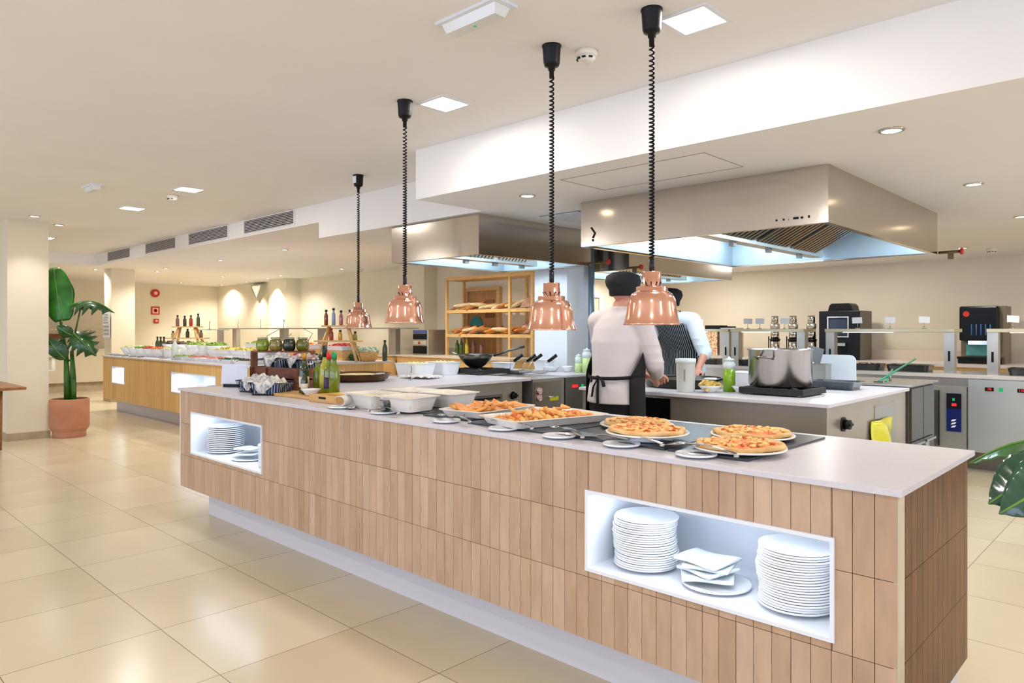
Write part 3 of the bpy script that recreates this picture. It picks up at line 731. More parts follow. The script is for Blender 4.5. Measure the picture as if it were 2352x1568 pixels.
# ================================================================ WALL ITEMS (left background)
t = thing('fire_bell_sign', 'round red fire bell high on the far left wall', 'sign', (-18.865, 6.71, 2.268))
MB().cyl((0, 0, 0), .10, .05, 24).build('bell', red_m, t, rot=(0, PI / 2, 0)); MB().cyl((0, 0, .05), .045, .012, 18).build('pale_centre', M('pink_white', '#e6b9b2', .5), t, rot=(0, PI / 2, 0))
t = thing('fire_hose_sign', 'square red framed fire hose sign below the bell', 'sign', (-18.865, 6.72, 1.831))
B(0, .015, -.1, .1, -.1, .1).build('plate', red_m, t); B(.015, .018, -.07, .07, -.07, .07).build('white_field', M('sign_pink_white', '#f0c8c0', .5), t)
MB().lathe([(.022, 0), (.045, 0), (.045, .004), (.022, .004), (.022, 0)], (0, 0, 0), 20).build('hose_symbol', red_m, t, loc=(.018, 0, 0), rot=(0, PI / 2, 0))
t = thing('fire_alarm_button', 'small red square alarm button lowest under the red signs', 'alarm button', (-18.865, 6.74, 1.569))
B(0, .03, -.055, .055, -.055, .055).build('housing', red_m, t); B(.03, .033, -.03, .03, -.02, .03).build('press_plate', M('sign_pink_white', '#f0c8c0', .5), t)
t = thing('wall_lantern', 'pointed silver wall lantern between two lit wall stripes', 'wall lamp', (-16.47, 8.3, 2.46))
def kite(s, y0, y1): return MB().add([(-.33 * s, y0, 0), (.33 * s, y0, 0), (.3 * s, y0, -.12 * s), (0, y0, -.43 * s), (-.3 * s, y0, -.12 * s), (-.3 * s, y1, -.01), (.3 * s, y1, -.01), (.25 * s, y1, -.11 * s), (0, y1, -.36 * s), (-.25 * s, y1, -.11 * s)],
    [(0, 1, 2, 3, 4), (5, 6, 7, 8, 9), (0, 1, 6, 5), (1, 2, 7, 6), (2, 3, 8, 7), (3, 4, 9, 8), (4, 0, 5, 9)])
kite(1, 0, -.1).build('metal_frame', M('soft_silver', '#b8bcae', .3, .8), t); kite(.62, -.1, -.12).build('glass_face', M('pale_lantern_glass', '#f2f2e6', .2, emit='#fff6e0', es=.5), t, loc=(0, 0, -.04))
t = thing('notice_sheet', 'white notice sheet with small grey pictograms on the centre column', 'notice', (-14.925, 4.0, 0))
t.location = (-14.985, 4.405, 0)
B(0, .37, -.012, 0, 1.2, 1.72).build('sheet', paper_m, t)
m_ = MB()
for r in range(3):
    for q in range(5): m_.box(.03 + q * .066, .07 + q * .066, -.015, -.012, 1.25 + r * .07, 1.29 + r * .07)
for r in range(4): m_.box(.03, .31 - .04 * (r % 2), -.015, -.012, 1.48 + r * .05, 1.495 + r * .05)
m_.build('grey_pictograms', M('print_grey', '#9a9490', .7), t)

# ================================================================ POTTED BANANA PLANT
t = thing('potted_plant', 'tall broad-leaved plant in a terracotta pot beside the left column', 'plant', (-10.19, 2.68, 0))
t.location = (-10.285, 2.632, 0)
MB().shell([(.185, 0), (.185, .07), (.208, .10), (.222, .13), (.222, .46), (.216, .48)], (0, 0, 0), 40, .018).build('terracotta_pot', terra_m, t, bevel=.003)
MB().lathe([(0, .42), (.198, .42), (.198, .43), (0, .44)], (0, 0, 0), 24).build('soil', soil_m, t)
R_ = Vector((.7224, .6915, 0)); F_ = Vector((-.6915, .7224, 0))
def PL(r, f, z): v = R_ * r + F_ * f; return (v.x, v.y, z)
MB().tube([PL(-.02, 0, .4), PL(-.03, 0, .7), PL(-.05, .01, 1.06)], [.045, .038, .026], 10).tube([PL(.03, .02, .4), PL(.035, .02, .75), PL(.03, .0, 1.08)], [.042, .034, .022], 10).tube([PL(.07, -.02, .4), PL(.06, -.02, .72)], [.03, .018], 8).build('trunk', M('banana_trunk', '#2b5c12', .45, var=.35, scale=6, stretch=(6, 6, 1)), t)
stalks = {'a': [(-.05, .01, 1.0), (-.10, .02, 1.25), (-.14, .02, 1.5)], 'b': [(-.03, 0, 1.05), (-.07, 0, 1.25), (-.10, .0, 1.45)],
          'c': [(.03, 0, 1.06), (.08, 0, 1.35), (.14, 0, 1.62)], 'd': [(.03, 0, 1.0), (.06, -.02, 1.15), (.07, -.05, 1.3)], 'e': [(0, 0, .95), (-.06, -.03, 1.05), (-.1, -.05, 1.15)]}
for p in stalks.values():
    MB().tube([PL(*q) for q in p], [.013, .011, .008], 7).build('leaf_stalk', stem_m, t)
def leaf(base, tip, width, bend, name='leaf', mat=leaf_m, nrm=None, notch=0, curl=.15, parent=t, n=22, cut=0, blunt=0):
    b, e = Vector(base), Vector(tip); ax = e - b; L = ax.length; ax.normalize()
    nn = Vector(nrm).normalized(); side = ax.cross(nn).normalized(); nn = side.cross(ax).normalized()
    def fn(u, v):
        q = (u - .5) * 2
        prof = math.sin(PI * min(1, v * 1.02) ** .72) ** .75 if v < .995 else 0.02
        if blunt: prof = (math.sin(PI * min(.985, .04 + v * .96)) ** .42) * (1 + .05 * math.sin(v * 13 + q))
        if cut and abs(q) > .35: prof *= 1 - cut * (.5 + .5 * math.sin(v * 34 + (2 if q > 0 else 0))) * (abs(q) - .35)
        wd = width / 2 * max(prof, .015)
        p = b + ax * (L * v) + side * (q * wd) + nn * (-curl * abs(q) ** 1.5 * wd * 2 + bend * math.sin(PI * v) + .002 * math.sin(v * 40) * abs(q))
        return tuple(p)
    o = MB().grid(fn, 12, n).build(name, mat, parent, solid=.003)
    MB().tube([tuple(b + ax * (L * k / 8) + nn * (bend * math.sin(PI * k / 8) + .003)) for k in range(9)], [.007 - .0006 * k for k in range(9)], 6).build('midrib', M('pale_midrib', '#5f8a3a', .5), o)
    return o
cam_n = tuple(-F_)
leaf(PL(-.09, 0, 1.46), PL(-.23, .05, 2.14), .36, .03, nrm=tuple(-F_ + R_ * .25), curl=.10, blunt=1)
leaf(PL(-.15, .03, 1.46), PL(-.36, .1, 1.95), .26, .02, nrm=cam_n, blunt=1)
leaf(PL(.02, .0, 1.66), PL(.60, -.05, 1.56), .34, .10, nrm=(0, -.25, 1), mat=leaf_dark, cut=1.3, curl=.5)
leaf(PL(.02, .02, 1.32), PL(.40, -.10, 1.02), .42, .10, nrm=tuple(-F_ + Vector((0, 0, .7))), mat=leaf_dark, cut=.9, curl=.35)
leaf(PL(-.04, -.03, 1.1), PL(-.26, -.1, 1.16), .24, .03, nrm=tuple(-F_ + Vector((0, 0, .3))), mat=leaf_dark)
leaf(PL(.06, -.04, 1.28), PL(-.10, -.1, 1.40), .16, .03, nrm=cam_n, mat=leaf_dark)
leaf(PL(-.02, -.05, .98), PL(-.22, -.08, 1.25), .22, .03, nrm=cam_n, mat=leaf_dark)

# glossy rubber plant entering at the right edge, in front of the counter end
t = thing('rubber_plant', 'glossy broad leaves of a rubber plant entering at the right picture edge', 'plant', (.02, 2.3, 0))
Lc = Vector((.02, 2.3, 0))
MB().shell([(.16, 0), (.20, .34), (.21, .36)], (0, 0, 0), 28, .015).build('planter', M('grey_planter', '#77736c', .6), t)
MB().lathe([(0, .30), (.17, .31), (0, .32)], (0, 0, 0), 20).build('soil', soil_m, t)
MB().tube([(0, 0, .3), (.02, 0, .8), (0, 0, 1.25)], [.018, .014, .01], 8).build('stem', stem_m, t)
def W(x, y, z): return (x - Lc.x, y - Lc.y, z)
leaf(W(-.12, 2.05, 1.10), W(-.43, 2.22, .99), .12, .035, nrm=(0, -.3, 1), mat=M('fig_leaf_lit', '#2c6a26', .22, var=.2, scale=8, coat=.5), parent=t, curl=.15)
leaf(W(-.22, 2.06, 1.045), W(-.343, 1.96, .945), .13, .015, nrm=(.4, -.8, .6), mat=fig_leaf, parent=t, curl=.06)
leaf(W(-.17, 2.02, 1.055), W(-.315, 1.915, .935), .14, .015, nrm=(.5, -.7, .5), mat=fig_leaf, parent=t, curl=.06)
leaf(W(0, 2.1, .98), W(.28, 1.7, .80), .15, .04, nrm=(0, -.4, 1), mat=fig_leaf, parent=t)
leaf(W(0, 2.25, 1.2), W(.3, 2.5, 1.35), .15, .05, nrm=(0, -.3, 1), mat=fig_leaf, parent=t)
for p, q in (((0, 0, 1.05), W(-.12, 2.05, 1.10)), ((0, 0, .98), W(-.22, 2.06, 1.045)), ((0, 0, .95), W(-.17, 2.02, 1.055)), ((0, 0, .9), W(0, 2.1, .98)), ((0, 0, 1.2), W(0, 2.25, 1.2))):
    MB().tube([p, ((p[0] + q[0]) / 2, (p[1] + q[1]) / 2, max(p[2], q[2]) + .02), q], .005, 6).build('leaf_stalk', stem_m, t)

# wooden table at the left edge
t = thing('wooden_table', 'corner of a wooden table at the left picture edge', 'table', (-8.95, 1.62, 0))
B(-1.2, .1, -.35, .25, .72, .75).build('tabletop', M('oak_table', '#9a6838', .35, var=.2, scale=3, stretch=(1, 8, 8)), t, bevel=.003)
for x, y in ((-1.1, -.28), (-.7, .17), (-1.1, .17), (-.7, -.28)): MB().tube([(x, y, .72), (x * 1.02, y, 0)], [.025, .018], 10).build('leg', M('oak_table', '#9a6838'), t)
# ================================================================ PLATES IN THE NICHES
def plate_mesh(r, h=.019):
    return MB().lathe([(r * .55, 0), (r * .6, 0), (r * .68, .004), (r * .97, h - .0072), (r * .995, h - .0062), (r, h - .004), (r * .995, h - .0012), (r * .98, h), (r * .95, h - .001), (r * .66, .007), (0, .006)], (0, 0, 0), 40)
def plate_stack(x, y, z, r, n, pitch, where, grp, lean=.002):
    first = None
    for k in range(n):
        lab = 'white dinner plate within ' + where
        if k == 0: lab = 'bottom white dinner plate of ' + where
        if k == n - 1: lab = 'topmost white dinner plate of ' + where
        dx, dy = RND.uniform(-lean, lean) + .006 * math.sin(k * .35) * (r / .13), RND.uniform(-lean, lean)
        if first is None:
            first = plate_mesh(r).build('dinner_plate', ceramic, loc=(x + dx, y + dy, z)); tag(first, lab, 'plate', grp)
        else:
            dup(first, lab, (x + dx, y + dy, z + pitch * k), RND.uniform(0, 6), grp)
plate_stack(-1.476, 2.262, .4705, .118, 22, .0082, 'the left stack in the near lit niche', 'plates in the left stack of the near niche')
plate_stack(-.912, 2.262, .4705, .118, 23, .0082, 'the right stack in the near lit niche', 'plates in the right stack of the near niche')
plate_stack(-5.02, 2.27, .4725, .125, 14, .0135, 'the left stack in the far lit niche', 'plates in the left stack of the far niche')
plate_stack(-4.27, 2.262, .4725, .112, 14, .0095, 'the right stack in the far lit niche', 'plates in the right stack of the far niche')
def plate_single(name, x, y, z, r, lab, mat=ceramic, h=.015, rz=0, cat='plate', grp=None):
    o = plate_mesh(r, h).build(name, mat, loc=(x, y, z), rot=(0, 0, rz)); return tag(o, lab, cat, grp)
plate_single('dinner_plate', -1.185, 2.255, .4705, .118, 'single white plate between the two stacks, under folded napkins')
def napkin(x, y, z, lab, rz, w=.15, d=.12, fold=.03, tilt=.0, seed=0):
    def fn(u, v):
        a, b = (u - .5) * w, (v - .5) * d
        return (a * (1 + .1 * v), b, .014 + fold * (u ** 1.6) * .35 + .004 * math.sin(5 * u + 3 * v + seed) + tilt * v)
    o = MB().grid(fn, 10, 8, .012).build('napkin', cloth_w2, loc=(x, y, z), rot=(0, 0, rz), bevel=.004)
    return tag(o, lab, 'napkin', 'folded napkins on plates')
napkin(-1.215, 2.25, .4905, 'folded white napkin, lowest of the pile on the single plate', .5, .17, .15, .02)
napkin(-1.22, 2.255, .507, 'folded white napkin, second in the pile on the single plate', -.3, .16, .14, .03)
napkin(-1.215, 2.26, .524, 'folded white napkin, third in the pile on the single plate', .25, .16, .14, .02)
napkin(-1.225, 2.26, .542, 'folded white napkin on top of the pile on the single plate', -.12, .17, .15, .012)
plate_single('dinner_plate', -4.62, 2.26, .4725, .125, 'single white plate in the far niche, under a folded napkin')
napkin(-4.63, 2.26, .493, 'folded white napkin, lower of two in the far niche', .4, .2, .14, .07)
napkin(-4.62, 2.27, .53, 'folded white napkin, upper of two in the far niche', .2, .2, .15, .06)
# niches of the salad counter
plate_stack(-12.33, 4.1, .4905, .11, 12, .012, 'the stack in the small niche of the salad counter', 'plates in the salad counter niches')
plate_stack(-9.75, 4.15, .4905, .13, 8, .013, 'the left stack in the wide niche of the salad counter', 'plates in the salad counter niches')
plate_stack(-9.32, 4.12, .4905, .15, 6, .013, 'the middle stack in the wide niche of the salad counter', 'plates in the salad counter niches')

# ================================================================ FOOD ON THE NEAR COUNTER
ZT = .92
def slate(x0, x1, y0, y1, lab, rz=0, z=ZT):
    cx, cy = (x0 + x1) / 2, (y0 + y1) / 2
    o = MB().prism(rrect(x1 - x0, y1 - y0, .006), 0, .008).build('slate_board', slate_m, loc=(cx, cy, z + .0005), rot=(0, 0, rz), bevel=.001)
    return tag(o, lab, 'serving board', 'dark slate boards')
slate(-1.345, -1.045, 2.20, 2.88, 'dark slate board under the two right-hand pizzas')
slate(-1.87, -1.36, 2.205, 2.88, 'dark slate board under the two left-hand pizzas')
slate(-2.40, -1.89, 2.21, 2.86, 'dark slate board under the right baked snack tray')
slate(-2.78, -2.45, 2.26, 2.80, 'dark slate board under the left baked snack tray')
slate(-3.05, -2.80, 2.30, 2.86, 'dark slate board under the front white serving dishes')
crust_m = M('pizza_crust', '#e6c08a', .7, hex2='#d29f5c', scale=18, bump=.4, bscale=40)
cheese_m = M('pizza_topping', '#efb060', .55, hex2='#d9662e', scale=20, bump=.6, bscale=50)
bits_a = M('tomato_bits', '#d9632c', .5); bits_b = M('melted_cheese', '#f4c67a', .5); bits_c = M('herb_bits', '#6f7a34', .7)
def pizza(x, y, z, r, lab, seed, pr=.16):
    rd = random.Random(seed)
    pl = plate_single('pizza_plate', x, y, z, pr, 'round white plate under the ' + lab[0], porcelain_w, .016)
    t = thing('pizza', 'baked pizza, ' + lab[1], 'pizza', (x, y, z + .0075), rd.uniform(0, 6), 'baked pizzas')
    def wob(a): return 1 + .02 * math.sin(3 * a + seed) + .015 * math.sin(7 * a + 2 * seed)
    mb = MB(); prof = [(0, .002), (r * .8, .002), (r * .97, .006), (r, .012), (r * .97, .020), (r * .91, .022), (r * .85, .018), (0, .015)]
    n = 48; vs = []
    for rr, zz in prof:
        for k in range(n):
            a = 2 * PI * k / n; vs.append((rr * wob(a) * math.cos(a), rr * wob(a) * math.sin(a), zz + (.003 * math.sin(5 * a + seed) if rr > r * .8 else 0)))
    mb.add(vs, [(j * n + k, j * n + (k + 1) % n, (j + 1) * n + (k + 1) % n, (j + 1) * n + k) for j in range(len(prof) - 1) for k in range(n)], True)
    mb.build('crust', crust_m, t)
    def fn(u, v):
        a = 2 * PI * u; q = r * .85 * v * wob(a); xx, yy = q * math.cos(a), q * math.sin(a)
        return (xx, yy, .017 + .006 * (1 - v ** 4) + .006 * noise.noise(Vector((xx * 40, yy * 40, seed))))
    MB().grid(fn, 40, 14).build('topping', cheese_m, t)
    for nm, mt, cnt, sz in (('tomato_pieces', bits_a, 34, .009), ('cheese_pieces', bits_b, 42, .013), ('herb_flakes', bits_c, 30, .004)):
        b = MB()
        for _ in range(cnt):
            a, q = rd.uniform(0, 2 * PI), r * .8 * math.sqrt(rd.random())
            s = sz * rd.uniform(.5, 1.2)
            b.ball((q * math.cos(a), q * math.sin(a), .023), (s, s * rd.uniform(.5, 1), s * .45), 6, 4, None, .3, rd)
        b.build(nm, mt, t, kind='stuff')
pizza(-1.74, 2.60, ZT + .009, .140, ('back left pizza', 'back left of the four beside the snack tray'), 1)
pizza(-1.515, 2.335, ZT + .026, .148, ('front left pizza', 'front left of the four, topped with tomato'), 2)
pizza(-1.245, 2.66, ZT + .009, .148, ('back right pizza', 'back right of the four, nearest the counter back'), 3)
pizza(-1.145, 2.345, ZT + .009, .152, ('front right pizza', 'front right of the four, nearest the counter end'), 4)
s = MB().lathe([(.09, 0), (.10, .002), (.095, .0165), (.088, .0165), (.09, 0)], (0, 0, 0), 30).build('plate_riser', ceramic, loc=(-1.515, 2.335, ZT + .0095)); tag(s, 'low white riser ring under the front left pizza plate', 'stand')

def dish(name, x, y, w, d, h, rz, lab, mat=porcelain_w, z=ZT, grp=None, rim=.014, slope=.014, cat='dish'):
    o = tray_mb(w, d, h, rim, slope, .006, .03).build(name, mat, loc=(x, y, z), rot=(0, 0, rz), bevel=.0015); return tag(o, lab, cat, grp)
FT = .0095
dish('serving_tray', -2.56, 2.50, .30, .46, .034, .12, 'left white porcelain tray with triangular baked pastries', porcelain_w, ZT + FT, 'white porcelain snack trays', .012, .02)
dish('serving_tray', -2.13, 2.44, .32, .54, .036, -.22, 'right white porcelain tray heaped with baked nacho snacks', porcelain_w, ZT + FT, 'white porcelain snack trays', .012, .02)
def tri_mb(s, h, rd):
    a = rd.uniform(0, 6)
    P = [(s * math.cos(a + k * 2.1), s * math.sin(a + k * 2.1)) for k in range(3)]
    return P
def triangles(x, y, w, d, z, rz, n, grp, lab_fn, s=.05, seed=0, mats=None):
    rd = random.Random(seed); out = None; prot = []
    for k in range(4):
        mb = MB(); r = s * rd.uniform(.85, 1.1)
        P = [(r * math.cos(2.09 * q + .2 * k), r * math.sin(2.09 * q + .3)) for q in range(3)]
        mb.prism(P, 0, .014)
        prot.append(mb)
    col_ = max(1, round(w / (s * 1.05))); i = 0
    objs = [None] * 4
    for k in range(n):
        u, v = (k % col_ + .5) / col_ - .5, (k // col_ + .5) / math.ceil(n / col_) - .5
        lx, ly = u * w + rd.uniform(-.01, .01), v * d + rd.uniform(-.01, .01)
        px, py = x + lx * math.cos(rz) - ly * math.sin(rz), y + lx * math.sin(rz) + ly * math.cos(rz)
        rot = (rd.uniform(-.5, .5), rd.uniform(-.6, .2), rd.uniform(0, 6)); zz = z + rd.uniform(.008, .022)
        q = k % 4
        if objs[q] is None:
            o = prot[q].build('pastry_triangle', mats, loc=(px, py, zz), rot=rot, bevel=.004); objs[q] = o; tag(o, lab_fn(k), 'pastry', grp)
        else:
            o = objs[q].copy(); COL.objects.link(o); o.location = (px, py, zz); o.rotation_euler = rot; o['label'] = lab_fn(k)
pastry_m = M('baked_pastry', '#e8a659', .6, hex2='#cf7a34', scale=22, bump=.4, bscale=50)
triangles(-2.56, 2.50, .21, .36, ZT + FT + .008, .12, 28, 'pastry triangles in the left tray', lambda k: 'golden baked triangular pastry in the left white tray', .052, 5, pastry_m)
def pile(x, y, w, d, z, h, n, mat, name, lab, cat, s=.015, seed=0, rz=0, parent=None, flat=.6, rnd_shape=False):
    rd = random.Random(seed); b = MB(); mx = Matrix.Rotation(rz, 4, 'Z')
    for _ in range(n):
        u, v = rd.uniform(-1, 1), rd.uniform(-1, 1)
        if rnd_shape and u * u + v * v > 1: continue
        hh = h * (1 - .75 * (u * u + v * v) / 2) * rd.uniform(.55, 1)
        q = s * rd.uniform(.6, 1.3)
        rm = mx @ Matrix.Translation((u * w / 2, v * d / 2, hh)) @ Matrix.Rotation(rd.uniform(0, 3), 4, (rd.random(), rd.random(), rd.random() + .01))
        b.ball((0, 0, 0), (q, q * rd.uniform(.5, 1), q * flat), 7, 5, rm, .25, rd)
    # a low mound fills the gaps below the loose pieces
    b.ball((0, 0, h * .25), (w * .5, d * .5, h * .55), 16, 8, mx)
    o = b.build(name, mat, parent, loc=(x, y, z), kind='stuff')
    if not parent: tag(o, lab, cat, None, 'stuff')
    return o
nacho_m = M('baked_snack', '#f0bd6a', .6, hex2='#d8692c', scale=14, bump=.5, bscale=40)
pile(-2.13, 2.44, .23, .44, ZT + .016, .034, 160, nacho_m, 'nacho_snacks', 'heap of orange and yellow baked nacho pieces in the right white tray', 'snacks', .017, 8, -.22)
triangles(-2.13, 2.46, .20, .38, ZT + .036, -.22, 14, 'crisp triangles on the nacho heap', lambda k: 'crisp golden triangle on the heap in the right white tray', .034, 9, M('crisp_chip', '#f5c982', .6, hex2='#e39a4c', scale=20))

# deep white gastro dishes
GN = [(-3.30, 2.33, .34, .26, -.05, 'front left deep white dish with creamy food beside the wooden boards', '#ead59a'), (-2.96, 2.31, .28, .25, .10, 'front middle deep white dish with pale pink food', '#e8c7a0'),
      (-2.97, 2.59, .30, .26, .08, 'deep white dish at the right of the group, beside the left snack tray', '#efe6c8'), (-3.32, 2.62, .34, .26, .05, 'rear left deep white dish with pale food', '#ece0b4')]
for x, y, w, d, rz, lab, c in GN:
    o = dish('gastro_dish', x, y, w, d, .078 if y > 2.4 or x < -3 else .076, rz, lab, porcelain_w, ZT + .001 + (FT if x > -3.06 and y < 2.9 else 0), 'deep white serving dishes', .018, .02, 'dish')
    hh = o.location.z
    def fn(u, v, w=w, d=d): return ((u - .5) * (w - .075), (v - .5) * (d - .075), .052 + .012 * math.sin(PI * u) * math.sin(PI * v) + .004 * noise.noise(Vector((u * 8, v * 8, 1))))
    f = MB().grid(fn, 12, 12, .03).build('creamy_food', M('creamy_food_' + {'#ead59a': 'yellow', '#e8c7a0': 'pink', '#efe6c8': 'ivory', '#ece0b4': 'cream'}[c], c, .45, var=.06, scale=20, bump=.3), None, loc=(x, y, hh), rot=(0, 0, rz))
    tag(f, 'creamy dish filling inside the ' + lab.split(' with')[0], 'food', None, 'stuff')

# saucers with serving tongs along the front edge
SA = [(-3.372, .075, 'saucer at the wooden boards holding a folded napkin cup'), (-2.99, .066, 'small saucer in front of the deep white dishes'), (-2.50, .066, 'small saucer left of the left snack tray tongs'),
      (-2.13, .066, 'small saucer in front of the right snack tray'), (-1.82, .068, 'small saucer between the snack tray and the first pizza'), (-1.52, .070, 'small saucer in front of the left pizzas'), (-1.215, .070, 'small saucer at the right, in front of the right pizzas')]
for i, (x, r, lab) in enumerate(SA):
    plate_single('saucer', x, 2.172, ZT, r, 'white ' + lab, ceramic, .014, 0, 'saucer', 'saucers along the counter edge')
def tongs(x, y, z, rz, lab, L=.24, kind=0):
    t = thing('serving_tongs', lab, 'tongs', (x, y, z), rz, 'steel serving tongs')
    for sgn in (-1, 1):
        A = []
        for k in range(11):
            u = k / 10; A.append((L * u - L / 2, sgn * (.004 + .022 * u ** .8), .010 + .016 * math.sin(PI * u) * .6 + (.008 if sgn > 0 else 0)))
        arm = MB()
        for a, b in zip(A[:-1], A[1:]):
            w = .006
            arm.add([(a[0], a[1] - w, a[2]), (a[0], a[1] + w, a[2]), (b[0], b[1] + w, b[2]), (b[0], b[1] - w, b[2])], [(0, 1, 2, 3)])
        arm.build('arm', chrome, t, solid=.0015)
        e = A[-1]
        MB().ball((e[0] + .012, e[1], e[2]), (.026, .02, .004), 12, 6).build('gripping_head', chrome, t)
    MB().cyl((-L / 2 + .004, 0, .006), .008, .008, 14).build('hinge_end', steel, t)
for x, y, z, rz, lab in ((-2.90, 2.16, ZT + .013, 2.75, 'steel tongs on the saucer in front of the deep dishes'), (-2.42, 2.175, ZT + .013, 2.85, 'steel tongs left of the snack trays'),
        (-2.08, 2.20, ZT + .013, 2.9, 'steel tongs in front of the right snack tray, left pair'), (-1.77, 2.19, ZT + .013, 2.6, 'steel tongs with a red mark between the tray and pizzas'),
        (-1.46, 2.215, ZT + .013, 2.8, 'steel tongs on the saucer before the left pizzas'), (-1.17, 2.20, ZT + .013, 2.75, 'steel tongs on the rightmost saucer')):
    tongs(x, y, z, rz, lab)
def server(x, y, z, rz, lab):
    t = thing('pizza_server', lab, 'serving spatula', (x, y, z), rz, 'steel serving spatulas')
    MB().add([(-.13, -.028, .006), (-.06, -.04, .004), (0, -.012, .01), (0, .012, .01), (-.06, .04, .004), (-.13, .028, .006)], [(0, 1, 2, 3, 4, 5)]).build('blade', chrome, t, solid=.0018)
    MB().tube([(-.01, 0, .01), (.06, 0, .016), (.15, 0, .013)], [.006, .008, .009], 10, sq=.5).build('handle', steel, t)
server(-1.66, 2.225, ZT + .012, -.12, 'steel cake server lying left of the left pizzas')
server(-1.29, 2.235, ZT + .018, -.12, 'steel cake server resting on the slate of the right pizzas')
def fn(u, v): return (.035 * math.cos(PI * (u - .5) * 1.5), .04 * (v - .5) * 2, .035 * (1 + math.sin(PI * (u - .5) * 1.5)) * .8)
o = MB().grid(fn, 12, 6).build('napkin_roll', cloth_w, loc=(-3.37, 2.18, ZT + .012), rot=(0, 0, .4), solid=.004); tag(o, 'rolled white napkin standing on the saucer at the wooden boards', 'napkin')
t = thing('serving_spoon', 'steel serving spoon lying right of the napkin saucer', 'spoon', (-3.2, 2.165, ZT + .003), -.05)
MB().tube([(-.05, 0, .006), (.04, 0, .008), (.11, 0, .004)], [.004, .003, .005], 8).build('handle', chrome, t); MB().ball((-.08, 0, .008), (.035, .022, .007), 12, 6).build('bowl', chrome, t)
t = thing('glass_jar', 'small glass jar with cutlery in front of the deep white dishes', 'jar', (-3.01, 2.20, ZT + .013))
MB().shell([(.026, 0), (.03, .01), (.03, .05), (.027, .055)], (0, 0, 0), 20, .002).build('glass_body', glass_m, t)

# wooden boards, bottles and white bowl
o = MB().prism(rrect(.50, .24, .01), 0, .018).build('wooden_board', beech_m, loc=(-4.10, 2.40, ZT + .0005), rot=(0, 0, .02), bevel=.003); tag(o, 'beech wood board under the oil bottles', 'board')
t = thing('wooden_tray', 'small beech tray with a cut-out handle at the right of the bottles', 'tray', (-3.70, 2.36, ZT + .0005), .03)
MB().box(-.13, .13, -.10, .10, 0, .01).box(-.13, .13, -.112, -.10, 0, .045).box(-.13, .13, .10, .112, 0, .045).box(-.142, -.13, -.112, .112, 0, .04).box(.13, .142, -.112, .112, 0, .04).build('tray_box', beech_m, t, bevel=.002)
B(-.035, .035, -.115, -.111, .022, .034).build('handle_slot', dark_void, t)
o = MB().tube([(-.09, .0, .022), (0, .01, .024), (.09, .0, .022)], [.012, .018, .01], 10).build('bread_stick', M('bread_yellow', '#d7b25a', .7, bump=.2), loc=(-3.70, 2.36, ZT + .012)); tag(o, 'yellowish bread stick lying in the small beech tray', 'bread')
BP = [(0, 0), (.030, 0), (.033, .004), (.033, .145), (.028, .17), (.016, .195), (.0135, .205), (.0135, .232), (.015, .233), (.015, .238)]
def bottle(x, y, z, lab, glass, cap, label=None, s=1.0, r=1.0, cap_h=.045, grp='oil and vinegar bottles on the board', lab_z=(.04, .11)):
    t = thing('oil_bottle', lab, 'bottle', (x, y, z), RND.uniform(-.3, .3), grp)
    MB().lathe([(a * r * s, b * s) for a, b in BP] + [(0, .238 * s)], (0, 0, 0), 22).build('glass_body', glass, t)
    MB().cyl((0, 0, .222 * s), .0165 * s * r, cap_h * s, 18, .0155 * s * r).build('cap', cap, t)
    if label: MB().lathe([(.0336 * r * s, lab_z[0] * s), (.0336 * r * s, lab_z[1] * s)], (0, 0, 0), 22).build('paper_label', label, t)
    return t
oil_g = M('green_oil_glass', '#7f8f12', .06, coat=.8, hex2='#55660a', scale=6); dark_g = M('dark_green_glass', '#26320a', .06, coat=.8); oil_y = M('yellow_oil_glass', '#a8a32a', .06, coat=.8)
lab_w = M('cream_label', '#d9cfb4', .6); lab_d = M('dark_label', '#2d1c2a', .6, hex2='#5a4a70', scale=30); lab_y = M('olive_label', '#b9b24a', .6)
gold_c = M('gold_cap', '#c08a3a', .35, .5); red_c = M('red_cap', '#d8281e', .4); green_c = M('green_cap', '#1f8f58', .4); blk_c = M('dark_cap', '#22231c', .4); clear_c = M('pale_cap', '#8d9184', .3)
zb = ZT + .019
bottle(-4.165, 2.40, zb, 'leftmost oil bottle with gold cap on the beech board', dark_g, gold_c, lab_w, .98)
bottle(-4.14, 2.48, zb, 'oil bottle with short pale cap behind the gold-capped one', oil_g, clear_c, None, .86, cap_h=.02)
bottle(-4.04, 2.475, zb, 'tall dark-capped oil bottle with an olive label, in the middle of the row', oil_y, blk_c, lab_y, 1.06, .95, .07)
bottle(-3.955, 2.455, zb, 'oil bottle with a bright red cap', oil_g, red_c, lab_d, 1.0)
bottle(-3.88, 2.445, zb, 'oil bottle with a green cap at the right end of the row', oil_g, green_c, None, 1.02)
bottle(-4.10, 2.365, zb, 'short dark green bottle in front of the row, left of the white bowl', dark_g, blk_c, lab_w, .62, 1.1, .03)
o = MB().shell([(.028, 0), (.034, .004), (.058, .036), (.062, .04)], (0, 0, 0), 30, .003).build('small_bowl', ceramic, loc=(-3.985, 2.345, zb)); tag(o, 'small white bowl in front of the oil bottles', 'bowl')

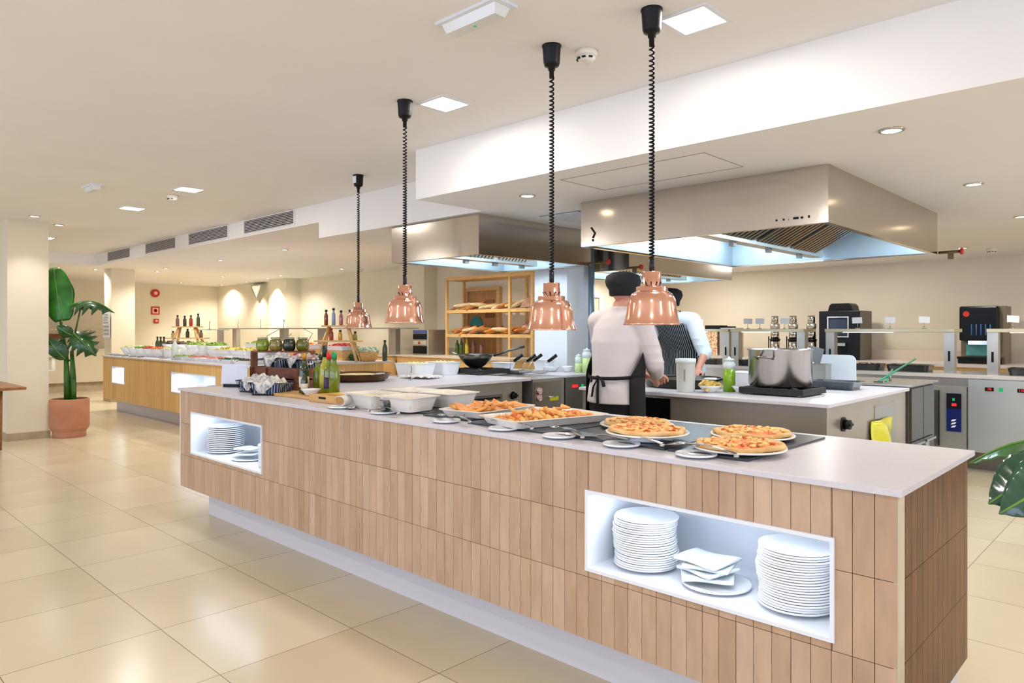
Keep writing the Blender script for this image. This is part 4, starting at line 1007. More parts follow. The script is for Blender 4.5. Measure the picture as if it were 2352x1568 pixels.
# newspaper-lined wire baskets, wooden crate, striped baskets
stripe_b = stripe_mat('blue_white_stripe', '#c7d3e6', '#2b3a5e', 'U', .021, .5)
news_m = M('newsprint', '#e6e0d6', .85, hex2='#a3a3a8', scale=46, bump=.1); news2 = M('newsprint_pale', '#e8e2d8', .85, hex2='#b8a890', scale=30)
def wire_basket(x, y, z, w, d, h, rz, lab, n=14, grp='wire baskets with striped lining', paper=True, seed=1):
    t = thing('wire_basket', lab, 'basket', (x, y, z), rz, grp)
    k = .82; fr = MB()
    for zz, q in ((h, 1), (.004, k)):
        P = [(-w / 2 * q, -d / 2 * q, zz), (w / 2 * q, -d / 2 * q, zz), (w / 2 * q, d / 2 * q, zz), (-w / 2 * q, d / 2 * q, zz), (-w / 2 * q, -d / 2 * q, zz)]
        fr.tube(P, .0035, 6)
    for i in range(n + 1):
        u = i / n - .5
        for sy in (-1, 1): fr.tube([(u * w, sy * d / 2, h), (u * w * k, sy * d / 2 * k, .004)], .0018, 5)
    m_ = max(3, int(n * d / w))
    for i in range(m_ + 1):
        u = i / m_ - .5
        for sx in (-1, 1): fr.tube([(sx * w / 2, u * d, h), (sx * w / 2 * k, u * d * k, .004)], .0018, 5)
    fr.build('wire_frame', black_pl, t)
    li = MB(); A = lambda q, zz, e: [(x_, y_, zz) for x_, y_ in rrect(w * q - e, d * q - e, .015)]
    loft(li, [A(k, .006, .012), A(1, h - .006, .012), A(1, h - .006, .018), A(k, .010, .018)], True, True)
    li.build('striped_lining', stripe_b, t)
    if paper:
        rd = random.Random(seed)
        for q in range(5):
            a0, px, py = rd.uniform(0, 6), rd.uniform(-.28, .28) * w, rd.uniform(-.25, .3) * d
            sw, sd = w * rd.uniform(.4, .6), d * rd.uniform(.6, .9)
            def fn(u, v, px=px, py=py, sw=sw, sd=sd, s_=q * 3.3):
                a, b = (u - .5) * 2, (v - .5) * 2
                zz = h * .75 + .05 * (1 - a * a) * (1 - b * b) + .03 * noise.noise(Vector((a * 2 + s_, b * 2, s_))) + .012 * noise.noise(Vector((a * 7, b * 7, s_)))
                return (px + a * sw / 2, py + b * sd / 2, zz)
            MB().grid(fn, 14, 12).build('newspaper_sheet', (news_m, news2)[q % 2], t, solid=.001)
        def drape(u, v, s_=seed):
            a = (u - .5) * 2
            if v < .45: return (a * w * .34, -d / 2 * .2 - d * .36 * v / .45, h + .012 + .012 * math.sin(4 * a + s_))
            q = (v - .45) / .55; ww = w * .34 * (1 - q * .8)
            return (a * ww + .01 * math.sin(6 * q), -d / 2 - .012 - .008 * math.sin(5 * a + s_), h + .01 - q * h * .95)
        MB().grid(drape, 12, 14).build('newspaper_drape', news_m, t, solid=.001)
    return t
wire_basket(-4.69, 2.36, ZT, .25, .19, .08, .35, 'newspaper-filled wire basket nearest the counter corner, left of two', 16, seed=3)
wire_basket(-4.42, 2.31, ZT, .24, .18, .08, .5, 'newspaper-filled wire basket in front of the crate, right of two', 14, seed=7)
t = thing('wooden_crate', 'reddish brown wooden crate behind the newspaper baskets', 'crate', (-4.86, 2.70, ZT), .12)
cr = MB(); Wc, Dc, Hc = .58, .30, .155
for z0, z1 in ((0, .07), (.08, Hc)):
    cr.box(-Wc / 2, Wc / 2, -Dc / 2, -Dc / 2 + .014, z0, z1).box(-Wc / 2, Wc / 2, Dc / 2 - .014, Dc / 2, z0, z1).box(-Wc / 2, -Wc / 2 + .014, -Dc / 2 + .014, Dc / 2 - .014, z0, z1).box(Wc / 2 - .014, Wc / 2, -Dc / 2 + .014, Dc / 2 - .014, z0, z1)
cr.box(-Wc / 2 + .014, Wc / 2 - .014, -Dc / 2 + .014, Dc / 2 - .014, Hc - .03, Hc - .016)
cr.build('slatted_sides', crate_m, t)
for q in ((-.12, -.09, -Dc / 2 - .014, -Dc / 2, 0, Hc), (-.29, -.26, -Dc / 2 - .014, -Dc / 2, 0, Hc), (.25, .28, -Dc / 2 - .014, -Dc / 2, 0, Hc), (Wc / 2, Wc / 2 + .012, -.12, -.09, 0, Hc + .05), (Wc / 2, Wc / 2 + .012, .09, .12, 0, Hc + .05)):
    B(*q).build('batten', crate_m, t)
zc = ZT + Hc - .015
wire_basket(-4.97, 2.67, zc, .24, .17, .075, 0, 'striped basket on the crate, left of two, filled with crumpled paper', 14, seed=12)
wire_basket(-4.72, 2.71, zc, .23, .17, .072, .03, 'striped basket on the crate, right of two, filled with sugar sticks', 14, seed=15)
rd = random.Random(5)
b = MB()
for _ in range(160):
    mx = Matrix.Translation((rd.uniform(-.09, .09), rd.uniform(-.06, .06), rd.uniform(.0, .035))) @ Matrix.Rotation(rd.uniform(0, 6), 4, 'Z') @ Matrix.Rotation(rd.uniform(-.5, .5), 4, 'Y')
    b.box(-.035, .035, -.003, .003, -.002, .002, mx)
o = b.build('sugar_sticks', M('sugar_stick_paper', '#e4d2cc', .7, hex2='#a8605a', scale=50), loc=(-4.72, 2.71, zc + .065)); tag(o, 'heap of paper sugar sticks in the right basket on the crate', 'sugar sticks', None, 'stuff')
o = MB().shell([(.03, 0), (.042, .085)], (0, 0, 0), 22, .002).build('paper_cup', M('pale_blue_cup', '#b8d0da', .5), loc=(-5.10, 2.64, zc)); tag(o, 'pale blue cup at the left end of the crate', 'cup')
# jar rack
t = thing('jar_rack', 'thin arched wire rack standing behind the crate', 'rack', (-5.25, 2.84, ZT), .76)
MB().box(-.24, .24, -.06, .06, .0, .012).box(-.24, -.225, -.06, .06, .012, .25).box(.225, .24, -.06, .06, .012, .25).box(-.24, .24, -.06, .06, .25, .262).build('wooden_stand', crate_m, t)
MB().tube([(-.16, 0, .262), (-.13, 0, .38), (-.02, 0, .44), (.16, 0, .44), (.235, 0, .40), (.20, 0, .34)], .003, 6).tube([(-.02, .02, .262), (0, .02, .34), (.06, .02, .40)], .003, 6).build('wire_arch', steel_dark, t)
t_j = None
for k, (c, lab) in enumerate((('#8a9c28', 'bright green olives, leftmost'), ('#8f7f3c', 'pale brown pickles, second from left'), ('#2b3426', 'black olives, third from left'), ('#6c6a14', 'olive green pickles, rightmost'))):
    j = thing('preserve_jar', 'round glass jar of %s, behind the crate' % lab, 'jar', (-5.25 + (-.165 + .107 * k) * .725, 2.84 + (-.165 + .107 * k) * .689, ZT + .2625), 0, 'preserve jars behind the crate')
    MB().lathe([(0, 0), (.036, 0), (.049, .02), (.051, .05), (.044, .085), (.036, .096), (0, .096)], (0, 0, 0), 24).build('filled_glass', M('preserve_%d' % k, c, .12, coat=.8, var=.5, scale=45), j)
    MB().lathe([(.038, .094), (.042, .099), (.041, .106), (.034, .106), (.035, .096), (.038, .094)], (0, 0, 0), 24).build('rim', glass_m, j)
t = thing('menu_card_holder', 'blank white menu cards standing on a dark base at the counter corner', 'card holder', (-5.22, 2.42, ZT), .5)
B(-.07, .07, -.03, .03, 0, .022).build('dark_base', black_pl, t)
MB().box(-.10, .10, -.008, -.004, .02, .17).build('card', M('bluish_card', '#dfe2f0', .6), t, rot=(-.1, 0, .1)); MB().box(-.07, .13, .006, .010, .02, .14).build('card', M('bluish_card', '#dfe2f0'), t, rot=(-.05, 0, -.2))
# ================================================================ ITEMS ON THE LEFT COOKING COUNTER
def paella(x, y, z, r, lab, food, outer=None):
    t = thing('paella_pan', lab, 'pan', (x, y, z))
    MB().shell([(r * .78, 0), (r * .9, .018), (r, .062), (r + .008, .064)], (0, 0, 0), 44, .004).build('pan_body', outer or M('brown_pan_steel', '#7a5436', .3, .85), t)
    for sx in (-1, 1):
        MB().tube([(sx * r, -.05, .058), (sx * (r + .05), -.035, .075), (sx * (r + .05), .035, .075), (sx * r, .05, .058)], .006, 8).build('handle', steel, t)
    if food:
        f = MB().lathe([(0, .02), (r * .9, .03), (r * .93, .045), (r * .5, .056), (0, .058)], (0, 0, 0), 40).build('rice_filling', food, None, loc=(x, y, z)); tag(f, 'yellow cooked rice filling the ' + lab.split(' ')[0] + ' paella pan', 'food', None, 'stuff')
    return t
paella(-5.10, 3.44, ZT, .28, 'wide paella pan of yellow rice on the left cooking counter', M('yellow_rice', '#ecd9a0', .7, hex2='#dcc07a', scale=40, bump=.5))
def crump(u, v): return ((u - .5) * .34, (v - .5) * .24, .012 + .03 * abs(noise.noise(Vector((u * 4, v * 4, 2)))) + .01 * noise.noise(Vector((u * 11, v * 11, 5))))
o = MB().grid(crump, 20, 16).build('kitchen_cloth', cloth_w, loc=(-4.95, 4.00, ZT), rot=(0, 0, .3), solid=.003); tag(o, 'crumpled cream cloth between the paella pan and the white tubs', 'cloth')
t = thing('card_stand', 'tiny wire card stand in front of the white tubs', 'card stand', (-4.83, 3.80, ZT)); MB().lathe([(.025, 0), (.022, .004), (.004, .008), (.003, .06)], (0, 0, 0), 14).build('base', steel, t); MB().tube([(0, 0, .06), (.004, 0, .10), (-.004, 0, .12)], .004, 6).build('clip', steel_dark, t)
def tub(x, y, w, d, h, rz, lab, food=None, z=ZT, grp='deep white tubs'):
    dish('food_tub', x, y, w, d, h, rz, lab, ceramic, z, grp, .008, .022, 'tub')
    if food: pile(x, y, w * .8, d * .8, z + h * .75, .03, 60, food, 'cooked_food', 'pale yellow food heaped in the ' + lab.split(' white tub')[0] + ' tub', 'food', .018, int(x * 10), rz)
tub(-5.23, 4.16, .34, .27, .12, .0, 'left deep white tub behind the paella pan', M('pale_food', '#e6dca4', .7))
tub(-5.26, 4.52, .32, .25, .12, .0, 'right deep white tub beside the wok', M('pale_food', '#e6dca4'))
def burner(x, y, z, w, d, rz, lab):
    t = thing('gas_burner', lab, 'burner', (x, y, z), rz, 'black table-top burners')
    MB().box(-w / 2 + .01, w / 2 - .01, -d / 2 + .01, d / 2 - .01, .012, .035).box(-w / 2, w / 2, -d / 2, -d / 2 + .02, .008, .05).box(-w / 2, w / 2, d / 2 - .02, d / 2, .008, .05).box(-w / 2, -w / 2 + .02, -d / 2 + .02, d / 2 - .02, .008, .05).box(w / 2 - .02, w / 2, -d / 2 + .02, d / 2 - .02, .008, .05).build('iron_frame', black_iron, t, bevel=.002)
    g_ = MB()
    for q in range(4):
        a = PI / 4 + q * PI / 2; g_.tube([(math.cos(a) * .05, math.sin(a) * .05, .052), (math.cos(a) * min(w, d) * .62, math.sin(a) * min(w, d) * .62, .047)], .009, 6)
    g_.box(-w / 2 + .02, w / 2 - .02, -.008, .008, .040, .054).box(-.008, .008, -d / 2 + .02, d / 2 - .02, .040, .054)
    g_.build('pan_support', black_iron, t)
    MB().cyl((0, 0, .03), .045, .012, 20).build('burner_cap', steel, t)
    for sx in (-1, 1):
        for sy in (-1, 1): MB().cyl((sx * w * .42, sy * d * .42, 0), .014, .012, 12).build('foot', chrome, t)
burner(-5.06, 4.82, ZT + 0, .46, .40, 0, 'black gas burner under the wok')
t = thing('wok_pan', 'dark steel wok with a long raised handle on the left burner', 'wok', (-5.12, 4.83, ZT + .055))
MB().shell([(.055, 0), (.10, .03), (.148, .08), (.180, .135)], (0, 0, 0), 40, .003).build('bowl', M('dark_wok_steel', '#5b5953', .28, .9), t)
MB().tube([(.16, .09, .12), (.27, .19, .17), (.38, .30, .21)], [.010, .011, .013], 10).build('handle', M('dark_wok_steel', '#5b5953'), t)
MB().tube([(-.17, -.09, .135), (-.20, -.14, .15), (-.12, -.19, .15), (-.09, -.17, .135)], .006, 8).build('side_handle', steel, t)
tub(-5.2, 5.30, .26, .16, .09, 0, 'small steel-white tub behind the wok burner')
def basket_h(x, y, lab, ang):
    t = thing('pasta_basket', lab, 'pasta basket', (x, y, .925), ang, 'black handled cooking baskets')
    tray_mb(.13, .12, .02, .004, .004, .002, .01).build('mesh_cup', steel, t)
    MB().tube([(.05, 0, .02), (.03, .03, .08), (.06, .05, .11)], .0035, 6).build('wire_stem', chrome, t)
    MB().tube([(.06, .05, .11), (.13, .10, .175)], [.015, .017], 12).build('grip', black_pl, t)
basket_h(-4.98, 5.12, 'black-gripped cooking basket closest to the wok', .0)
basket_h(-4.84, 5.16, 'black-gripped cooking basket second from the wok', .0)
basket_h(-4.88, 5.30, 'black-gripped cooking basket third from the wok, behind', .0)
basket_h(-4.66, 5.27, 'black-gripped cooking basket in front of the white column', .0)
tub(-4.86, 5.55, .22, .16, .12, 0, 'small deep white tub among the basket handles')
for x, y, r, h, lab in ((-4.76, 5.56, .085, .055, 'wide shallow white bowl in front of the white column'), (-4.60, 5.62, .06, .06, 'round white bowl right of the shallow one'), (-4.47, 5.66, .055, .04, 'smallest white bowl beside the grey pipe')):
    o = MB().shell([(r * .45, 0), (r * .55, .006), (r * .9, h * .7), (r, h)], (0, 0, 0), 28, .003).build('bowl', ceramic, loc=(x, y, ZT)); tag(o, lab, 'bowl', 'white bowls by the kitchen column')
def squeeze(x, y, z, lab, col, h=.2, r=.036, fill=.6, name='squeeze_bottle'):
    t = thing(name, lab, 'squeeze bottle', (x, y, z), 0, 'squeeze bottles')
    MB().lathe([(0, 0), (r, 0), (r, h * fill), (0, h * fill)], (0, 0, 0), 22).build('liquid_filled_part', col, t)
    MB().lathe([(r, h * fill), (r, h * .78), (r * .75, h * .84), (r * .75, h * .88), (r * .8, h * .88), (r * .8, h * .93), (r * .25, h * .95), (r * .12, h)], (0, 0, 0), 22).build('cap_and_neck', frost_m, t)
pale_green = M('pale_green_sauce', '#c3d890', .35)
squeeze(-4.35, 5.62, ZT, 'pale green squeeze bottle just left of the chef in front', pale_green, .25, .045, .6); squeeze(-4.44, 5.60, ZT, 'smaller pale green squeeze bottle beside the grey pipe', pale_green, .19, .034, .5)

# ================================================================ ITEMS ON THE ISLAND
ZI = .91
burner(-2.03, 4.80, ZI, .44, .40, 0, 'black gas burner under the large stock pot')
t = thing('stock_pot', 'large brushed steel stock pot with loop handles on the island burner', 'pot', (-2.06, 4.83, ZI + .055))
pot_m = M('pot_steel', '#b9b3ac', .25, 1, var=.15, scale=4, stretch=(3, 3, .3))
MB().shell([(.198, 0), (.208, .01), (.208, .242), (.214, .246), (.214, .252)], (0, 0, 0), 56, .004).build('pot_body', pot_m, t)
for a in (-1.62, 1.52):
    c, s_ = math.cos(a), math.sin(a); T = Vector((-s_, c, 0)); N = Vector((c, s_, 0))
    P = [N * .207 + T * -.055 + Vector((0, 0, .19)), N * .25 + T * -.05 + Vector((0, 0, .20)), N * .262 + Vector((0, 0, .203)), N * .25 + T * .05 + Vector((0, 0, .20)), N * .207 + T * .055 + Vector((0, 0, .19))]
    MB().tube([tuple(p) for p in P], .007, 8).build('loop_handle', M('handle_steel', '#8d857c', .25, 1), t)
t = thing('ladle', 'white-ended ladle leaning out of the stock pot', 'ladle', (-1.97, 4.97, ZI + .10))
MB().tube([(-.05, -.04, -.02), (.03, .02, .16), (.045, .03, .215)], [.008, .008, .011], 8).build('handle', M('white_handle', '#d8dcda', .4), t); MB().ball((-.055, -.045, -.025), (.03, .03, .018), 12, 6).build('cup', chrome, t)
t = thing('measuring_jug', 'tall translucent white plastic jug with a brown mark in front of the striped apron', 'jug', (-2.60, 4.50, ZI))
MB().lathe([(0, .003), (.060, 0), (.063, .004), (.066, .20), (.070, .205), (.070, .215), (.0, .215)], (0, 0, 0), 32).build('jug_body', M('milky_plastic', '#e3e4da', .35, trans=.15), t)
MB().box(-.004, .004, -.068, -.064, .08, .16).build('level_mark', M('brown_mark', '#8a7f6c', .6), t, rot=(0, 0, .4))
MB().cyl((0, 0, .205), .072, .03, 28).build('lid', M('milky_lid', '#dfe8e6', .3), t)
t = squeeze(-2.38, 4.72, ZI, 'green sauce squeeze bottle left of the stock pot', M('bright_green_sauce', '#7fae12', .3, coat=.5), .25, .043, .65)
def bowl_i(x, y, r, h, lab, z=ZI):
    o = MB().shell([(r * .45, 0), (r * .5, .006), (r * .85, h * .7), (r, h)], (0, 0, 0), 30, .003).build('bowl', ceramic, loc=(x, y, z)); return tag(o, lab, 'bowl')
bowl_i(-2.455, 4.58, .082, .05, 'white bowl full of yellow chips between jug and green bottle')
rd = random.Random(3); b = MB()
for _ in range(30):
    mx = Matrix.Translation((rd.uniform(-.045, .045), rd.uniform(-.045, .045), rd.uniform(.03, .07))) @ Matrix.Rotation(rd.uniform(0, 6), 4, 'Z') @ Matrix.Rotation(rd.uniform(-.6, .6), 4, 'Y')
    b.box(-.035, .035, -.008, .008, -.008, .008, mx)
o = b.build('potato_chips', M('yellow_chips', '#e8cf78', .6, hex2='#d2a83c', scale=30), loc=(-2.455, 4.58, ZI)); tag(o, 'heap of thick yellow chips in the white bowl beside the jug', 'food', None, 'stuff')
bowl_i(-2.27, 4.68, .065, .048, 'empty white bowl in front of the stock pot burner, left side')
dish('food_tub', -2.50, 5.30, .30, .24, .11, 0, 'white rectangular tub behind the green sauce bottle', ceramic, ZI, None, .008, .02, 'tub')
bowl_i(-2.72, 5.12, .07, .06, 'pale bowl between the black pan and the green bottle')
t = thing('griddle_pan', 'wide black pan on the island that both cooks are working over', 'pan', (-2.86, 4.92, ZI + .001))
MB().shell([(.27, 0), (.29, .01), (.31, .065), (.315, .068)], (0, 0, 0), 48, .006).build('pan_body', M('black_pan', '#15120f', .3, coat=.3), t); MB().lathe([(0, .03), (.29, .035), (.30, .05), (.29, .052), (0, .05)], (0, 0, 0), 40).build('inner_surface', M('oiled_pan_surface', '#4c4430', .25), t)
MB().tube([(.3, -.05, .06), (.35, -.04, .075), (.35, .04, .075), (.3, .05, .06)], .007, 8).build('handle', black_pl, t)
t = dish('roasting_tray', -1.93, 5.50, .36, .27, .06, .0, 'dark enamel roasting tray behind the stock pot', M('dark_enamel', '#3a4650', .2, coat=.6, hex2='#2a343c', scale=10), ZI, None, .014, .016, 'tray')
def board(x, y, w, h, lab):
    pts = []
    for k in range(9):
        a = PI * k / 8 / 2; pts.append((w / 2 - .05 + .05 * math.sin(a), h - .05 + .05 * math.cos(a)))
    poly = [(-w / 2, 0), (w / 2, 0)] + [(x_, z_) for x_, z_ in pts][::-1] + [(-x_, z_) for x_, z_ in pts]
    mb = MB().prism([(a, b_) for a, b_ in poly], 0, .014, Matrix.Rotation(PI / 2, 4, 'X'))
    o = mb.build('cutting_board', M('pale_blue_board', '#dfe8ee', .35), loc=(x, y, ZI)); return tag(o, lab, 'cutting board', 'upright white boards')
board(-2.33, 5.86, .22, .22, 'upright white rounded board just right of the stock pot'); board(-2.06, 5.91, .30, .24, 'upright white rounded board behind the utensil holder')
t = thing('utensil_holder', 'square steel holder with utensils between the two white boards', 'utensil holder', (-2.14, 5.76, ZI))
tray_mb(.16, .12, .17, .003, .004, .003, .01).build('steel_cup', M('holder_steel', '#a9aaa2', .3, .8), t)
t = thing('spatula', 'grey flexible spatula standing in the utensil holder', 'spatula', (-2.19, 5.77, ZI + .08))
MB().tube([(0, 0, -.06), (-.02, 0, .10)], .006, 8).build('handle', black_pl, t); B(-.07, .03, -.003, .003, .10, .22).build('blade', M('grey_blade', '#7f8488', .4), t, rot=(0, .25, 0))
t = thing('green_tongs', 'long green plastic-handled tongs lying over the drawer unit behind the island', 'tongs', (-1.78, 6.12, .935), .0)
gp = M('green_plastic', '#0e8a63', .35, coat=.3)
for k, (a, b_) in enumerate((((0, -.10, .010), (.03, .80, .16)), ((.04, -.06, .010), (-.10, .62, .07)))): MB().tube([a, b_], .008, 8).build('green_handle', gp, t)
MB().box(-.03, .04, -.13, -.08, .0, .012).build('steel_tip', chrome, t)
MB().tube([(.01, .16, .0), (.01, .16, .05)], .01, 8).build('pivot_knob', steel_dark, t)
for x, y, lab in ((-2.28, 6.30, 'flat steel lid on the drawer unit left of the green tongs'),):
    o = MB().prism(rrect(.34, .26, .02), 0, .012).build('pan_lid', chrome, loc=(x, y, .931), bevel=.002); tag(o, lab, 'lid')
# ================================================================ HEATED GANTRIES + PANS (kitchen back)
def gantry(x0, x1, lab, left=True, right=True):
    t = thing('heated_gantry', lab, 'gantry', (x0, 8.02, .92), 0, 'heated gantries on the serving counter'); w = x1 - x0
    B(0, w, 0, .36, .405, .44).build('shelf', M('gantry_top', '#c9bf9f', .25, .5), t, bevel=.003)
    B(w * .15, w * .55, .02, .05, .400, .405).build('heat_tube', M('warm_tube', '#ffffff', .4, emit='#ffe6b0', es=5), t)
    for on, x in ((left, 0), (right, w - .09)):
        if on:
            p = B(x, x + .09, .03, .13, 0, .405).build('post', steel, t)
            B(x + .035, x + .055, .026, .03, .12, .22).build('switch_strip', black_pl, p)
gantry(-4.72, -4.06, 'heated gantry behind the chef with striped apron')
gantry(-4.03, -3.15, 'heated gantry behind the stock pot')
gantry(-2.92, -1.69, 'widest heated gantry, right of the coffee machine')
gantry(-1.42, -.2, 'heated gantry cut by the right picture edge', True, False)
def card(x, y, z, lab, rz=0, s=1):
    t = thing('food_label', lab, 'label holder', (x, y, z), rz, 'white food labels on the gantries')
    MB().cyl((0, 0, 0), .022, .008, 12).tube([(0, 0, .008), (.0, 0, .06)], .003, 6).build('stand', chrome, t)
    B(-.05 * s, .05 * s, -.002, .002, .06, .125).build('card', paper_m, t, rot=(-.12, RND.uniform(-.06, .06), 0))
for x, lab in ((-4.52, 'white food label on the gantry behind the striped apron'), (-3.87, 'tilted white food label, left end of the gantry behind the stock pot'), (-3.72, 'white food label, middle of the gantry behind the stock pot'),
               (-3.42, 'white food label between the steel dispensers'), (-2.62, 'white food label just right of the coffee machine'), (-2.30, 'tilted white food label, middle of the widest gantry'), (-1.98, 'white food label towards the right of the widest gantry'), (-1.23, 'white food label on the rightmost gantry')):
    card(x, 8.15, 1.36, lab, .5)
pan_d = M('black_gn_pan', '#14181a', .2, coat=.5)
for x, w, c, lab in ((-4.36, .26, '#b8a488', 'dark food pan under the gantry behind the striped apron'), (-3.80, .30, '#6b6a5c', 'steel-grey food pan under the gantry behind the stock pot'), (-2.58, .42, '#e0b184', 'dark pan with golden baked food under the widest gantry'), (-2.12, .42, '#46572e', 'dark pan with green food under the widest gantry, right'), (-1.0, .55, '#4a4436', 'dark pan under the rightmost gantry')):
    dish('food_pan', x, 8.2, w, .28, .07, 0, lab, pan_d, ZT, 'dark food pans under the gantries', .012, .012, 'pan')
    pile(x, 8.2, w * .8, .2, ZT + .035, .03, 40, M('pan_food_' + c[1:3] + lab[-3:].strip(), c, .7, var=.3, scale=30), 'hot_food', 'food heaped in the ' + lab.replace(' with golden baked food', ', golden baked').replace(' with green food', ', green'), 'food', .02, int(x * 7))

# drink machines on the wall counter
t = thing('coffee_machine', 'tall black coffee machine with bean hopper on the kitchen wall counter', 'coffee machine', (-3.95, 10.62, .92))
B(0, .56, 0, .5, 0, .70).build('body', M('charcoal_machine', '#12161b', .4, spec=.3), t, bevel=.008)
B(.56, .575, .02, .48, 0, .70).build('side_panel', M('taupe_side', '#5c5246', .4), t)
MB().prism([(-.17, 0), (.17, 0), (.15, .08), (.12, .11), (-.12, .11), (-.15, .08)], 0, .3, Matrix.Translation((.27, .38, .70)) @ Matrix.Rotation(PI / 2, 4, 'X')).build('bean_hopper', black_pl, t)
MB().box(.12, .14, -.012, 0, .32, .62).box(.40, .42, -.012, 0, .32, .62).box(.14, .40, -.012, 0, .60, .62).box(.14, .40, -.012, 0, .32, .34).build('screen_frame', chrome, t)
B(.15, .39, -.006, 0, .36, .58).build('screen', M('navy_screen', '#16263c', .15, coat=.5), t)
B(.16, .40, -.10, 0, .20, .24).build('spout', chrome, t); B(.08, .48, -.14, 0, 0, .05).build('drip_tray', black_pl, t)
t = thing('juice_dispenser', 'black fronted drinks dispenser with red badge near the right picture edge', 'drinks dispenser', (-2.17, 10.58, .92))
B(0, .48, .12, .5, 0, .73).build('body', M('taupe_machine', '#7b6e56', .4), t)
B(.0, .42, 0, .12, .29, .73).build('front_panel', M('black_gloss_front', '#07080a', .3, spec=.3), t, bevel=.02)
MB().cyl((0, 0, 0), .035, .008, 20).build('red_badge', red_m, t, loc=(.08, 0, .63), rot=(PI / 2, 0, 0))
for q in range(5): MB().tube([(.14 + .05 * q, -.004, .36), (.14 + .05 * q, -.004, .5)], .008, 6).build('selector_glow', M('blue_selector', '#24466a', .2, emit='#3a6fae', es=.35), t)
B(.06, .40, .10, .12, .10, .26).build('teal_backplate', M('teal_plate', '#5fa9a2', .3), t); B(.10, .32, .0, .10, .24, .29).build('nozzle_block', chrome, t)
MB().box(.0, .44, -.06, .12, 0, .06).box(-.02, .46, -.08, .12, .06, .085).build('drip_tray', black_pl, t)
for i, x in enumerate((-4.62, -4.34, -4.07)):
    t = thing('cereal_dispenser', 'tall steel drink urn with black band, %s of three left of the coffee machine' % ('leftmost', 'middle', 'rightmost')[i], 'dispenser', (x, 10.65, .92), 0, 'steel urns on the wall counter')
    MB().cyl((0, 0, .0), .072, .27, 26).build('lower_cylinder', chrome, t); MB().cyl((0, 0, .27), .078, .02, 26).box(-.09, -.08, -.04, -.02, 0, .33).build('black_band', black_pl, t)
    MB().cyl((0, 0, .29), .062, .16, 26).build('upper_cylinder', chrome, t); MB().cyl((0, 0, .45), .070, .07, 26).build('valve_ring', steel, t); MB().cyl((0, 0, .52), .052, .12, 26).build('top_cylinder', chrome, t)
t = thing('cereal_mixer', 'steel machine with see-through mixed filling behind the chef with striped apron', 'dispenser', (-5.70, 10.5, .92))
B(.0, .2, 0, .2, .02, .42).build('clear_hopper', M('mixed_cereal', '#b06a3a', .4, hex2='#e6d8b8', scale=28, coat=.6), t); B(-.01, .25, -.01, .25, .42, .50).build('black_lid', black_pl, t); B(.24, .50, .0, .3, 0, .46).build('steel_side_unit', steel, t); B(.28, .42, .05, .2, .46, .485).build('knob_block', black_pl, t)

# ================================================================ BREAD RACK, TOASTER, BOTTLES
t = thing('bread_rack', 'open pine bread rack with two loaded shelves left of the white kitchen column', 'shelf', (-8.95, 7.75, .93))
Wd, Dd, Hh = 1.95, .42, 1.28
for x in (0, 1.45, 1.91):
    for y in (0, Dd - .04): B(x, x + .04, y, y + .04, 0, Hh).build('post', pine_m, t)
for z, nm in ((.30, 'shelf_board'), (.69, 'shelf_board'), (Hh - .05, 'top_board')):
    B(.003, Wd - .003, .003, Dd - .003, z, z + .05).build(nm, pine_m, t)
def loaf_mb(L, r, seed):
    rd = random.Random(seed); n = 12
    return MB().tube([(-L / 2 + L * k / n, .01 * math.sin(k), 0) for k in range(n + 1)], [max(.004, r * math.sin(PI * (k / n * .96 + .02)) ** .45) * (1 + .04 * math.sin(k * 2.5)) for k in range(n + 1)], 10, sq=.8)
bm = [M('bread_golden', '#d48a34', .6, var=.3, scale=14), M('bread_floury', '#e4cfa4', .8, var=.2, scale=14), M('bread_brown', '#b0703a', .7, var=.3, scale=14)]
protos = {}
rd = random.Random(21)
for sh, zz in (('upper', .93 + .74), ('lower', .93 + .35)):
    for k in range(16):
        x = -8.82 + .10 * k + rd.uniform(-.02, .02); y = 7.86 + rd.uniform(-.02, .14); m_ = rd.choice((1, 1, 2, 0)) if sh == 'upper' else rd.choice((0, 0, 0, 2, 1))
        key = m_; L = rd.uniform(.9, 1.1)
        lab = ('golden', 'floury pale', 'brown')[m_] + ' bread loaf lying on the %s shelf of the pine rack' % sh
        rot = (0, rd.uniform(-.5, .1), rd.uniform(.4, 1.3))
        if key not in protos:
            o = loaf_mb(.34, .045, key).build('bread_loaf', bm[key], loc=(x, y, zz + .05), rot=rot); protos[key] = o; tag(o, lab, 'bread', 'loaves on the %s shelf' % sh)
        else:
            o = protos[key].copy(); COL.objects.link(o); o.location = (x, y, zz + .05 + rd.uniform(0, .03)); o.rotation_euler = rot; o['label'] = lab; o['group'] = 'loaves on the %s shelf' % sh
for q, (x, w_) in enumerate(((-7.40, .34), (-7.38, .36))):
    def bf(u, v): return ((u - .5) * w_, .10 * math.cos(u * PI) * .3, v * .22 * (1 - .3 * math.sin(3 * u)))
    o = MB().grid(lambda u, v: ((u - .5) * w_, .1 * v + .02 * math.sin(8 * u), .20 * (.3 + .7 * u) * v + .01), 10, 6).build('paper_bread_bag', M('dusty_pink_bag', '#c8a08a', .8, var=.2), loc=(x, 7.9, .93 + .36 + .39 * q), solid=.01)
    tag(o, 'brown paper bread bag on the right end of the %s rack shelf' % ('lower', 'upper')[q], 'bag')
